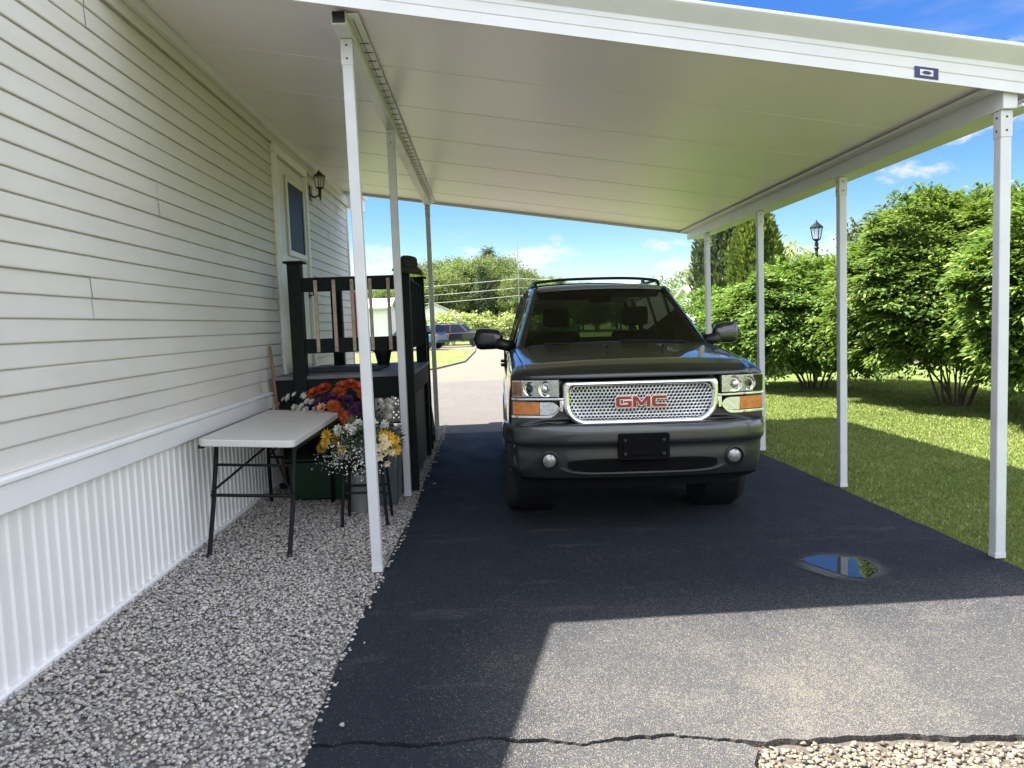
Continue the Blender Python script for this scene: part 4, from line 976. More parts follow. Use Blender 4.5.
# grille
def grille_outline(w, zt, zb, rt, rb_, n=10):
    P = []
    for cx_, cz_, a0, r_ in ((w - rt, zt - rt, 0, rt), (-w + rt, zt - rt, 90, rt), (-w + rb_, zb + rb_, 180, rb_), (w - rb_, zb + rb_, 270, rb_)):
        for k in range(n + 1): a = R(a0 + 90 * k / n); P.append((cx_ + r_ * math.cos(a), cz_ + r_ * math.sin(a)))
    return P
GO = grille_outline(.575, 1.150, .828, .035, .16); GI = grille_outline(.522, 1.110, .866, .065, .12)
b = MB(); n = len(GO); P = []
for (xo, zo), (xi, zi) in zip(GO, GI):
    xm, zm = (xo * .45 + xi * .55), (zo * .45 + zi * .55)
    P.append([(xo, yf(xo) + .05, zo), (xo, yf(xo) - .004, zo), (xo * .8 + xi * .2, yf(xo) - .020, zo * .8 + zi * .2), (xm, yf(xm) - .022, zm), (xi * .85 + xo * .15, yf(xi) - .012, zi * .85 + zo * .15), (xi, yf(xi) + .002, zi), (xi, yf(xi) + .05, zi)])
b.grid(P, closed_u=True); grf = sbuild(b, 'grille_frame', M['chrome'], smooth='auto', angle=50)
b = MB(); b.prism(GI, lambda u, v, t: (u * 1.02, yf(u) + t,   .988 + (v - .988) * 1.04), .040, .05); sbuild(b, 'grille_backing', M['black_plastic'], grf)
# honeycomb mesh: hexagonal cells with hexagonal holes
b = MB(); hx = .0275; hr = hx / math.sqrt(3); row = 0; z = .86
def inside(x, z):
    if abs(x) > .52 or z > 1.110 or z < .866: return False
    c = 0; n_ = len(GI); j = n_ - 1
    for i in range(n_):
        (xi, zi), (xj, zj) = GI[i], GI[j]
        if (zi > z) != (zj > z) and x < (xj - xi) * (z - zi) / (zj - zi + 1e-12) + xi: c ^= 1
        j = i
    return bool(c)
while z < 1.14:
    x = -.56 + (hx / 2 if row % 2 else 0)
    while x < .56:
        if inside(x * .985, .988 + (z - .988) * .97):
            o6 = [(x + hr * math.sin(k * math.pi / 3), z + hr * math.cos(k * math.pi / 3)) for k in range(6)]
            i6 = [(x + hr * .60 * math.sin((k) * math.pi / 3), z + hr * .60 * math.cos(k * math.pi / 3)) for k in range(6)]
            V = [(u, yf(u) + .012, v) for u, v in o6] + [(u, yf(u) + .016, v) for u, v in i6] + [(u, yf(u) + .034, v) for u, v in i6]
            b.add(V, [(k, (k + 1) % 6, 6 + (k + 1) % 6, 6 + k) for k in range(6)] + [(6 + k, 6 + (k + 1) % 6, 12 + (k + 1) % 6, 12 + k) for k in range(6)])
        x += hx
    z += hx * math.sqrt(3) / 2; row += 1
sbuild(b, 'grille_mesh', M['grille_silver'], grf)
# badge letters
def letters():
    H, T = .082, .022
    Gp = [(.115, .060), (.115, .070), (.105, .082), (.012, .082), (0, .070), (0, .012), (.012, 0), (.105, 0), (.115, .012), (.115, .048), (.058, .048), (.058, .033), (.088, .033), (.088, .022), (.030, .022), (.027, .025), (.027, .057), (.030, .060)]
    Mp = [(0, 0), (.026, 0), (.026, .050), (.054, .012), (.074, .012), (.102, .050), (.102, 0), (.128, 0), (.128, .082), (.100, .082), (.064, .036), (.028, .082), (0, .082)]
    Cp = [(.108, .060), (.108, .082), (.012, .082), (0, .070), (0, .012), (.012, 0), (.108, 0), (.108, .022), (.030, .022), (.027, .025), (.027, .057), (.030, .060)]
    return [(Gp, -.186), (Mp, -.062), (Cp, .078)]
def shape_obj(poly, x0, z0, y0, y1, grow=0):
    bm = bmesh.new(); vs_ = []
    n_ = len(poly)
    for i, (u, v) in enumerate(poly):
        if grow:
            (a0, a1), (b0, b1) = poly[i - 1], poly[(i + 1) % n_]; e1 = Vector((u - a0, v - a1)).normalized(); e2 = Vector((b0 - u, b1 - v)).normalized()
            n1 = Vector((e1.y, -e1.x)); n2 = Vector((e2.y, -e2.x)); nn = (n1 + n2); nn = nn / max(.4, nn.length_squared / 2) ; area = sum(poly[k - 1][0] * poly[k][1] - poly[k][0] * poly[k - 1][1] for k in range(n_))
            sg = 1 if area > 0 else -1; u += sg * nn.x * grow; v += sg * nn.y * grow
        vs_.append(bm.verts.new((x0 + u, y0, z0 + v)))
    f = bm.faces.new(vs_); r_ = bmesh.ops.extrude_face_region(bm, geom=[f]); bmesh.ops.translate(bm, vec=(0, y1 - y0, 0), verts=[q for q in r_['geom'] if isinstance(q, bmesh.types.BMVert)])
    bmesh.ops.recalc_face_normals(bm, faces=bm.faces); bmesh.ops.triangulate(bm, faces=[q for q in bm.faces if len(q.verts) > 4]); return bm
for poly, x0 in letters():
    for gname, grow_, ya, yb, mt in (('badge_letter', .0, -.0, -.006, 'red_badge'), ('badge_outline', .0055, .0, .006, 'chrome')):
        bm = shape_obj(poly, x0, .951, yf(0) - .004 + ya, yf(0) - .004 + yb, grow_); me = bpy.data.meshes.new(gname); bm.to_mesh(me); bm.free(); me.materials.append(M[mt]); link(bpy.data.objects.new(gname, me), grf)
# lamps
for s in (-1, 1):
    X = lambda l, r_, n_: [s * q for q in lin(l, r_, n_)]
    b = strip(MB(), X(.602, .940, 14), lambda x: 1.166 - .006 * abs(x), lambda x: 1.040, -.004, .06); hl = sbuild(b, 'headlight', M['reflector'], smooth='auto')
    for cx_, r_, dk in ((.695, .056, 0), (.812, .050, 1)):
        mt = Matrix.Translation((s * cx_, yf(cx_) - .006, 1.100)) @ Matrix.Rotation(s * R(-14 if cx_ > .75 else -8), 4, 'Z') @ Matrix.Rotation(math.pi / 2, 4, 'X')
        b = MB(); b.lathe([(r_ + .006, 0), (r_ + .004, .008), (r_, .008), (r_ * .75, .0), (r_ * .62, -.002)], 28, mtx=mt); lb = sbuild(b, 'lamp_bowl', M['chrome'], hl, smooth='auto')
        b = MB(); b.lathe([(r_ * .62, -.0), (r_ * .5, .010), (r_ * .25, .016), (0, .018)], 24, mtx=mt); sbuild(b, 'lamp_lens', M['black_plastic'] if dk else M['reflector'], hl, smooth=True)
    b = strip(MB(), X(.875, .942, 6), lambda x: 1.154, lambda x: 1.044, -.010, .02); sbuild(b, 'side_marker', M['amber'] if s < 0 else M['reflector'], hl, smooth='auto')
    b = strip(MB(), X(.60, .946, 14), lambda x: 1.164 - .006 * abs(x), lambda x: 1.038, -.022, -.019); sbuild(b, 'lamp_cover', M['lens_clear'], hl, smooth='auto')
    b = strip(MB(), X(.57, .950, 14), lambda x: 1.032, lambda x: 1.014 , -.018, .05); sbuild(b, 'chrome_bar', M['chrome'], smooth='auto', bevel=.004)
    zt = lambda x: 1.000 - .0 * abs(x); zb = lambda x: .905 + (.0 if abs(x) > .68 else .06 * (1 - (abs(x) - .60) / .08) ** 2)
    b = strip(MB(), X(.745, .942, 10), zt, zb, -.008, .05); sg_ = sbuild(b, 'turn_signal', M['amber'], smooth='auto', bevel=.004)
    b = strip(MB(), X(.605, .742, 10), lambda x: 1.000 - (.0 if abs(x) > .66 else .04 * (1 - (abs(x) - .60) / .06) ** 2), zb, -.008, .05); sbuild(b, 'clear_section', M['reflector'], sg_, smooth='auto')
    b = strip(MB(), X(.59, .952, 16), lambda x: zb(x) - .004, lambda x: zb(x) - .024, -.014, .05); sbuild(b, 'signal_surround', M['chrome'], sg_, smooth='auto', bevel=.003)
    b = strip(MB(), X(.572, .598, 3), lambda x: 1.014, lambda x: .93, -.012, .05); sbuild(b, 'chrome_upright', M['chrome'], smooth='auto', bevel=.004)
# greenhouse
A0, A1 = Vector((.868, 1.52, 1.345)), Vector((.665, 2.34, 1.905))
def smile(x, y0, amt): return y0 + amt * (x ** 2)
def pane(name, mat, P, parent=None, th=.004):
    b = MB(); b.grid(P); o = sbuild(b, name, mat, parent, smooth=True); return o
nx = 14
P = []
for j in range(9):
    t = j / 8; hw = (A0.x - .02) * (1 - t) + (A1.x - .01) * t; row = []
    for i in range(nx + 1):
        u = -1 + 2 * i / nx; x = u * hw; yb = 1.40 + (2.25 - 1.40) * t; row.append((x, yb + .13 * u * u * (1 - .3 * t), 1.372 + (1.905 - 1.372) * t - .012 * u * u * (1 - t) + .02 * (1 - u * u) * t))
    P.append(row)
wsg = pane('windscreen', M['glass'], P)
rb_ = MB(); RP = []
for y, hw, zc_, drop in ((2.22, .655, 1.925, .02), (2.30, .690, 1.952, .03), (2.6, .705, 1.972, .035), (3.4, .715, 1.980, .035), (4.4, .71, 1.972, .035), (4.85, .69, 1.945, .035), (4.95, .67, 1.90, .02)):
    RP.append([(u * hw, y + (.10 * u * u * .9 if y < 2.35 else 0), zc_ - drop * abs(u) ** 4 - (.035 if abs(u) == 1 else 0)) for u in (-1, -.97, -.9, -.7, -.4, 0, .4, .7, .9, .97, 1)])
rb_.grid(RP); rb_.grid([[(x, y, z - .05) for x, y, z in r_] for r_ in RP]); rb_.grid([RP[0], [(x, y, z - .05) for x, y, z in RP[0]]]); sbuild(rb_, 'roof', M['suv_paint'], smooth='auto', angle=50)
vz = MB(); vz.grid([[(u * .62, 2.26 + d + .08 * u * u, 1.912 - .085 * d / .12 - .0 * u) for u in lin(-1, 1, 9)] for d in (0.02, .13)]); sbuild(vz, 'headliner_edge', M['seat'])
for s in (-1, 1):
    b = MB(); P = []
    for t in lin(0, 1, 10):
        c_ = A0.lerp(A1, t); c_.x *= s; w_ = .055 - .012 * t
        P.append([(c_.x + s * dx, c_.y + dy, c_.z + dz) for dx, dy, dz in ((-w_, -.03, -.005), (-.012, -.045, .018), (.018, 0, .012), (.022, .06, -.02), (-.02, .05, -.03))])
    b.grid(P, closed_v=True); sbuild(b, 'a_pillar', M['suv_paint'], smooth='auto', angle=60)
    for y0_, y1_, w_ in ((2.78, 2.74, .10), (3.62, 3.60, .09), (4.72, 4.68, .20)):
        b = MB(); b.bar((s * .905, y0_, 1.32), (s * .712, y1_, 1.93), .03, w_, up=(0, 1, 0)); sbuild(b, 'pillar', M['suv_paint'], bevel=.008)
    for ya, yb, yc, yd in ((1.70, 2.72, 2.42, 2.70), (2.84, 3.56, 2.80, 3.55), (3.68, 4.60, 3.66, 4.58)):
        P = [[(s * (.902 - .188 * t), (ya + (yc - ya) * t) * (1 - u) + (yb + (yd - yb) * t) * u, 1.33 + .585 * t) for u in lin(0, 1, 5)] for t in lin(0, 1, 4)]; pane('side_window', M['glass_dark'] if ya > 2 else M['glass'], P)
    b = MB(); b.bar((s * .990, 1.55, .80), (s * .990, 4.3, .80), .015, .06); sbuild(b, 'side_moulding', M['chrome'], bevel=.004)
    for yy in (2.60, 3.45): b = MB(); b.tube([(s * .975, yy - .10, 1.15), (s * 1.01, yy - .08, 1.155), (s * 1.01, yy + .08, 1.155), (s * .975, yy + .10, 1.15)], .014, 8); sbuild(b, 'door_handle', M['suv_paint'], smooth='auto')
    b = MB()
    for yy in (1.62, 2.78, 3.62): b.box(s * .976 - .004, s * .976 + .0115, yy, yy + .007, .55, 1.30)
    sbuild(b, 'door_gap', M['rubber'])
    b = MB(); b.box(s * .84, s * 1.02, 1.45, 3.45, .40, .44); sbuild(b, 'running_board', M['black_plastic'], bevel=.015)
    # mirror
    b = MB(); b.tube([(s * .90, 1.78, 1.37), (s * .98, 1.76, 1.385), (s * 1.06, 1.76, 1.41)], [.06, .055, .06], 10); mr = sbuild(b, 'mirror_arm', M['black_plastic'], smooth=True)
    b = MB(); P = []
    for t in lin(0, 1, 10):
        k = math.sqrt(max(0, 1 - (2 * t - 1) ** 6)) ; xx = s * (1.0 + .27 * t); hh = .106 * max(k, .25) * (1 - .12 * (1 - t)); dd = .085 * max(k, .3)
        P.append([(xx, 1.78 + .06 * t + dd * math.cos(a) * (.9 if math.cos(a) < 0 else .5), 1.440 + .008 * t + hh * (abs(math.sin(a)) ** .6) * (1 if math.sin(a) > 0 else -1)) for a in np.linspace(0, 2 * math.pi, 25)[:-1]])
    b.grid(P, closed_v=True)
    for q in (P[0], P[-1]): b.add(q, [tuple(range(24))])
    sbuild(b, 'mirror_housing', M['bumper_paint'] if s > 0 else M['suv_paint'], mr, smooth='auto', angle=60)  # right housing lighter: its grey reflection is put into the paint colour
    b = MB(); b.bar((s * 1.03, 1.868, 1.43), (s * 1.25, 1.90, 1.435), .01, .15); sbuild(b, 'mirror_glass', M['chrome'], mr)
    # roof rails
    b = MB(); b.tube([(s * .63, 2.45, 1.95), (s * .64, 2.56, 1.985), (s * .65, 2.75, 1.998), (s * .65, 4.4, 1.998), (s * .63, 4.7, 1.95)], .017, 8); sbuild(b, 'roof_rail', M['black_plastic'], smooth=True)
for yy in (2.68, 3.9): b = MB(); b.tube([(x, yy, 2.0 + .035 * (1 - abs(x / .66) ** 3)) for x in lin(-.66, .66, 17)], .015, 8); sbuild(b, 'cross_bar', M['black_plastic'], smooth='auto')
b = MB(); b.prism([(2.44, 1.965), (2.60, 1.968), (2.60, 2.02), (2.575, 2.03)], lambda u, v, t: (t, u, v), .475, .495); sbuild(b, 'antenna_fin', M['black_plastic'], bevel=.004)
# rear glass and tail
P = [[(u * (.80 - .16 * t), 4.99 - .10 * t, 1.36 + .52 * t) for u in lin(-1, 1, 7)] for t in lin(0, 1, 5)]; pane('rear_window', M['glass_dark'], P)
b = MB(); b.box(-.88, .88, 4.98, 5.04, 1.31, 1.37); b.bar((-.845, 4.99, 1.34), (-.66, 4.89, 1.92), .10, .05); b.bar((.845, 4.99, 1.34), (.66, 4.89, 1.92), .10, .05); sbuild(b, 'tailgate_frame', M['suv_paint'], bevel=.01)
for s in (-1, 1): b = MB(); b.box(s * .80, s * .915, 5.0, 5.07, .95, 1.30); sbuild(b, 'tail_light', M['tail_red'], bevel=.01)
b = MB(); b.box(-.92, .92, 4.98, 5.16, .50, .72); sbuild(b, 'rear_bumper', M['suv_paint'], bevel=.04, seg=3)
# cabin
b = MB(); P = [[(u * .86, 1.53 + d, z - .02 * abs(u) ** 3) for u in lin(-1, 1, 11)] for d, z in ((-.02, 1.352), (.15, 1.375), (.32, 1.365), (.42, 1.30), (.44, 1.0))]; b.grid(P); sbuild(b, 'dashboard', M['black_plastic'], smooth=True)
def car_seat(x, y):
    b = MB(); b.box(x - .25, x + .25, y - .02, y + .13, .85, 1.48); st_ = sbuild(b, 'seat', M['seat'], bevel=.05, seg=4); st_.rotation_euler = (0, 0, 0)
    b = MB(); b.box(x - .14, x + .14, y + .01, y + .12, 1.53, 1.73); sbuild(b, 'headrest', M['seat'], st_, bevel=.045, seg=4)
    b = MB()
    for d in (-.06, .06): b.tube([(x + d, y + .06, 1.46), (x + d, y + .06, 1.56)], .008, 6)
    sbuild(b, 'headrest_post', M['black_metal'], st_)
car_seat(-.42, 2.62); car_seat(.42, 2.62)
b = MB(); b.box(-.70, .70, 3.55, 3.70, .8, 1.38); sbuild(b, 'rear_bench', M['seat'], bevel=.05, seg=3)
b = MB(); b.tube([(.42 + .19 * math.cos(a), 2.10 + .06 * math.sin(a), 1.30 + .18 * math.sin(a)) for a in np.linspace(0, 2 * math.pi, 28)], .016, 8, cap=False); b.bar((.25, 2.10, 1.30), (.59, 2.10, 1.30), .03, .06); b.tube([(.42, 2.1, 1.3), (.42, 1.9, 1.2)], .03); sbuild(b, 'steering_wheel', M['black_plastic'], smooth='auto')
b = MB(); b.box(-.11, .11, 2.24, 2.27, 1.77, 1.845); b.tube([(0, 2.26, 1.84), (0, 2.24, 1.88)], .01); sbuild(b, 'rear_view_mirror', M['black_plastic'], bevel=.012)
b = MB(); b.box(-.05, .05, 2.265, 2.275, 1.865, 1.89); sbuild(b, 'sensor_tag', M['white_plastic'])
# wipers, cowl
b = MB(); b.tube([(.02, 1.37, 1.385), (-.40, 1.43, 1.39), (-.62, 1.47, 1.392)], .009, 6); sbuild(b, 'wiper', M['black_plastic'])
b = MB(); b.tube([(.66, 1.43, 1.385), (.30, 1.40, 1.40), (.06, 1.39, 1.405)], .009, 6); sbuild(b, 'wiper', M['black_plastic'])
b = MB(); b.tube([(-.13, .86, 1.366), (-.13, .87, 1.375)], .012, 8); b.tube([(.33, .86, 1.362), (.33, .87, 1.371)], .012, 8); sbuild(b, 'washer_jet', M['black_plastic'])

# ------------------------------------------------------------------ shrubs and trees
def shrub(name, label, cat, base, R3, zc, n_clump, per, leaf, seed, mat, stems=10, lean=(0, 0), stem_r=.026, floor=.45, spray=.20, group=None):
    rg = np.random.default_rng(seed); root = thing(name, label, cat, base, group=group)
    d = unit(n_clump * 3, rg); d = d[d[:, 2] > -.75]
    th = np.arctan2(d[:, 1], d[:, 0]); lump = 1 + .10 * np.sin(3 * th + seed) * np.cos(2.2 * d[:, 2] + seed) + .07 * np.sin(7 * th + 2 * seed) + .06 * np.sin(9 * d[:, 2] + 4 * th)
    rad = (.50 + .50 * rg.uniform(size=len(d)) ** .30) * lump
    C = d * rad[:, None] * np.array(R3) + np.array([lean[0], lean[1], zc])
    rho = np.hypot((C[:, 0] - lean[0]) / R3[0], (C[:, 1] - lean[1]) / R3[1]); keep = C[:, 2] > floor + .75 * np.clip(1 - rho / .85, 0, 1) * zc * .6
    C = C[keep][:n_clump]; d = d[keep][:n_clump]; m_ = len(C)
    out = d * np.array([1, 1, .55]) + rg.normal(0, .25, (m_, 3)); out /= np.linalg.norm(out, axis=1, keepdims=True)
    N = m_ * per; o = np.repeat(out, per, 0); c = np.repeat(C, per, 0)
    along = rg.uniform(-1, 1, N); sidev = np.cross(o, np.array([0, 0, 1.])); sidev /= np.linalg.norm(sidev, axis=1, keepdims=True) + 1e-6
    lat = rg.normal(0, .42, N) * (1 - .45 * along)
    p = c + o * (along * spray)[:, None] + sidev * (lat * spray)[:, None] + rg.normal(0, spray * .13, (N, 3)); p[:, 2] -= .25 * spray * (along + .3) ** 2
    T = o + sidev * (np.sign(lat) * .8)[:, None] + np.array([0, 0, -.35]) + rg.normal(0, .25, (N, 3))
    Nn = np.array([0, 0, 1.]) + .45 * o + rg.normal(0, .35, (N, 3))
    L = leaf * rg.uniform(.65, 1.25, N); V, F = leaves(p, T, Nn, L, L * .46, .15); np_mesh('foliage', V, F, mat, root)
    b = MB()
    for k in range(stems):
        a = 2 * math.pi * (k + rg.uniform(0, .6)) / stems; q = rg.uniform(.35, .8); r0 = rg.uniform(.04, .28)
        e_ = np.array([lean[0] + math.cos(a) * R3[0] * q, lean[1] + math.sin(a) * R3[1] * q, zc + R3[2] * rg.uniform(.0, .6)])
        p0 = np.array([math.cos(a) * r0, math.sin(a) * r0, -.05]); p1 = np.array([math.cos(a) * (r0 + .12), math.sin(a) * (r0 + .12), .30]) ; mid = p1 * .5 + e_ * .5 + rg.normal(0, .08, 3) + np.array([0, 0, -.10])
        sr = stem_r * rg.uniform(.6, 1.25); cv = catmull([p0, p1, mid, e_], 10); b.tube([tuple(v) for v in cv], list(np.linspace(sr, sr * .25, 10)), 7)
        for _ in range(3):
            i = rg.integers(3, 8); s0 = cv[i]; e2 = s0 + (e_ - s0) * .5 + rg.normal(0, .28, 3) * np.array([1, 1, .6]) + np.array([0, 0, .15]); b.tube([tuple(s0), tuple((s0 + e2) / 2 + rg.normal(0, .04, 3)), tuple(e2)], [sr * .5, sr * .32, sr * .12], 5)
    b.build('stems', M['bark'], root, smooth=True)
    return root
shrub('round_shrub', 'broad leafy round shrub behind the second and third right hand posts', 'shrub', (6.9, 16.0, -.03), (1.90, 1.9, 1.26), 1.40, 1900, 58, .098, 41, M['leaf_bush'], 13, floor=.34)
shrub('round_shrub', 'tallest leafy shrub between the two nearest right hand posts', 'shrub', (7.75, 12.4, -.03), (1.95, 2.0, 1.66), 1.74, 2300, 60, .098, 42, M['leaf_bush'], 14, (.1, 0), floor=.62)
shrub('round_shrub', 'leafy shrub nearest the camera cut by the right frame edge', 'shrub', (7.75, 9.5, -.03), (1.65, 1.4, 1.40), 1.66, 2000, 58, .098, 43, M['leaf_bush'], 16, (.2, .1), .026, floor=.40)
shrub('round_shrub', 'low leafy shrub far behind the round one beside the driveway', 'shrub', (6.4, 21.5, -.03), (1.6, 1.4, 1.1), 1.2, 420, 26, .14, 44, M['leaf_bush'], 8)

def arbor(label, base, h, r_, seed, mat):
    rg = np.random.default_rng(seed); root = thing('arborvitae', label, 'tree', base); n = 13000
    z = rg.uniform(0, 1, n) ** .85; a = rg.uniform(0, 6.283, n); env = r_ * np.sqrt(1 - z ** 5) * (.80 + .2 * np.sin(np.pi * z)) * (1 + .10 * np.sin(5 * a + 9 * z) + .09 * np.sin(11 * a - 14 * z))
    q = (.62 + .38 * rg.uniform(size=n) ** .5); C = np.stack([np.cos(a) * env * q, np.sin(a) * env * q, .1 + z * h], 1)
    T = np.stack([np.cos(a) * .45, np.sin(a) * .45, np.full(n, 1.)], 1) + rg.normal(0, .35, (n, 3)); Nn = np.stack([np.cos(a), np.sin(a), np.zeros(n)], 1) + rg.normal(0, .6, (n, 3))
    L = rg.uniform(.12, .26, n); V, F = leaves(C, T, Nn, L, L * .38, .1); np_mesh('foliage', V, F, mat, root)
    b = MB(); b.tube([(0, 0, -.05), (0, 0, h * .5), (.02, 0, h * .93)], [.11, .07, .015], 8); b.build('trunk', M['bark'], root, smooth=True)
arbor('taller arborvitae with pointed crown, right of the pair beyond the car', (8.0, 22.4, 0), 4.5, .78, 51, M['leaf_arbor'])
arbor('darker arborvitae partly hidden by the carport edge, left of the pair', (7.62, 24.2, 0), 4.95, .95, 52, M['leaf_conifer'])

def tree_mesh(seed, h, r_, mat, n_cl=240, per=60, leaf=.32, conifer=False):
    """crown and trunk meshes for a far tree"""
    rg = np.random.default_rng(seed)
    d = unit(n_cl, rg); rad = .55 + .45 * rg.uniform(size=n_cl) ** .5
    if conifer:
        z = rg.uniform(.08, 1, n_cl); a = rg.uniform(0, 6.283, n_cl); C = np.stack([np.cos(a) * r_ * .55 * (1.05 - z), np.sin(a) * r_ * .55 * (1.05 - z), z * h], 1)
    else:
        C = d * rad[:, None] * np.array([r_, r_, h * .40]) * (1 + .15 * np.sin(3 * d[:, :1] * 3 + seed)) + np.array([0, 0, h * .58])
    c = np.repeat(C, per, 0); N = len(c); p = c + rg.normal(0, 1, (N, 3)) * np.array([.34, .34, .26]) * r_ * .34
    V, F = leaves(p, unit(N, rg) + np.array([0, 0, -.1]), unit(N, rg) + np.array([0, 0, .9]), leaf * rg.uniform(.6, 1.3, N), leaf * .6, .2)
    return V, F
far_protos = []
def far_tree(name, label, cat, group, seed, h, r_, mat, loc, **k):
    root = thing(name, label, cat, loc, group=group); V, F = tree_mesh(seed, h, r_, mat, **k); np_mesh('crown', V, F, mat, root)
    rg = random.Random(seed); b = MB(); b.tube([(0, 0, -.2), (rg.uniform(-.2, .2), 0, h * .4), (0, 0, h * .8)], [h * .022, h * .016, h * .005], 7)
    for q in range(5): a = rg.uniform(0, 6.28); b.tube([(0, 0, h * (.3 + .07 * q)), (math.cos(a) * r_ * .6, math.sin(a) * r_ * .6, h * (.5 + .08 * q))], [h * .010, h * .003], 5)
    b.build('trunk', M['bark'], root, smooth=True); return root
GRP = 'trees of the distant wood'; LBL = 'green broadleaf tree in the distant wood beyond the parked cars'; LBC = 'dark conifer standing in the distant wood beyond the parked cars'
pro = [far_tree('wood_tree', LBL, 'tree', GRP, 60 + k, 11, (4.2, 3.6, 4.6)[k], M['leaf_far'], ((-3, 112, 0), (-9, 116, 0), (3, 114, 0))[k]) for k in range(3)]
prc = far_tree('wood_conifer', LBC, 'tree', 'conifers of the distant wood', 70, 13, 4.4, M['leaf_conifer'], (1, 122, 0), n_cl=130, conifer=True)
rt = random.Random(9)
def wood_h(x):                              # silhouette of the wood against the sky, by x at y = 112
    return float(np.interp(x, [-60, -30, -16, -10, -5, 0, 4, 8, 13, 20, 34, 60], [8.2, 8.2, 8.5, 9.2, 10.7, 11.1, 10.7, 8.6, 7.2, 6.0, 5.8, 5.8]))
spots = []
for row, yy in enumerate((106, 112, 119, 127)):
    x = -46 + row * 1.7
    while x < 66: spots.append((x + rt.uniform(-1.2, 1.2), yy + rt.uniform(-2, 2), row)); x += rt.uniform(3.4, 5.0)
for i, (x, y, row) in enumerate(spots):
    con = rt.random() < .13
    o = copy_tree(prc if con else pro[i % 3])
    o.location = (x, y, 0); k = wood_h(x) / (13 if con else 11.0) * (rt.uniform(.80, .90) if row == 0 else rt.uniform(.86, 1.05)) * (1 + (y - 112) / 130)
    o.scale = (k * rt.uniform(.9, 1.15), k * rt.uniform(.9, 1.15), k); o.rotation_euler.z = rt.uniform(0, 6.28)
# far hill behind everything on the right
hl_ = MB(); P = []
for x in np.linspace(-400, 700, 56): P.append([(x, 520 + 40 * math.sin(x * .01) - d * 130, max(-.5, (13 + 6 * math.sin(x * .013 + 1) + 2 * math.sin(x * .05)) * math.cos(d * 1.5) - .5)) for d in np.linspace(-1, 1, 9)])
hl_.grid(P); tag(hl_.build('hills', simple('far_hill_wood', (.07, .11, .05), .9, var=.4, nscale=.12, bump=1, bscale=.5), smooth=True), kind='structure')
# single trees on the right
far_tree('garden_tree', 'grey green tree showing above the tallest shrub', 'tree', None, 81, 6.7, 2.6, M['leaf_conifer'], (18.7, 34, 0), n_cl=150, per=44, leaf=.24)
far_tree('garden_tree', 'small pale green tree between the arborvitae and the lamp post', 'tree', None, 82, 4.6, 1.7, M['leaf_pale'], (12.6, 31, 0), n_cl=90, per=30, leaf=.18)
far_tree('garden_tree', 'round tree seen past the right end of the car roof', 'tree', None, 83, 5.2, 3.0, M['leaf_far'], (16.4, 62, 0), n_cl=90, per=30, leaf=.3)
for k, (x, y, h, r_, lb) in enumerate([(24, 40, 5.5, 3, 'garden tree behind the lowest gap of the tallest shrub'), (33, 42, 6, 3.4, 'garden tree far right behind the nearest shrub'), (15, 44, 4.2, 2.6, 'garden tree far behind the round shrub')]):
    far_tree('garden_tree', lb, 'tree', None, 90 + k, h, r_, M['leaf_far'], (x, y, 0), n_cl=80, per=28, leaf=.26)
# hedge shrubs by the far cars
for k, (x, y, rx_, h, m_, lb) in enumerate([(-2.6, 63, 3.4, 2.5, 'leaf_pale', 'large pale flowering shrub behind the parked dark car'), (1.6, 66, 3.0, 2.3, 'leaf_pale', 'yellow green shrub right of the pale flowering one'), (5.2, 68, 2.8, 2.1, 'leaf_bush', 'green shrub behind the car mirror at the street end')]):
    shrub('garden_shrub', lb, 'shrub', (x, y, 0), (rx_, 2.0, h * .5), h * .52, 330, 22, .26, 95 + k, M[m_], 6, floor=.15, spray=.4)

# ------------------------------------------------------------------ lamp post, far houses, cars, wires
lp = thing('lamp_post', 'black coach lamp post rising behind the round shrub', 'lamp post', (8.3, 19.0, -.03))
b = MB(); b.lathe([(.11, 0), (.11, .25), (.06, .32), (.05, 1.2), (.038, 2.6), (.038, 3.16), (.065, 3.2), (.04, 3.24), (.05, 3.3), (.03, 3.36)], 16); b.build('pole', M['black_metal'], lp, smooth='auto')
b = MB(); b.tube([(-.2, 0, 3.0), (.2, 0, 3.0)], .012); b.build('ladder_bar', M['black_metal'], lp)
mt_, gl_ = MB(), MB(); lantern_body(mt_, gl_, 1.25, 3.42)
mt_.build('lantern_frame', M['black_metal'], lp, smooth='auto'); gl_.build('lantern_glass', M['lantern_glass'], lp)

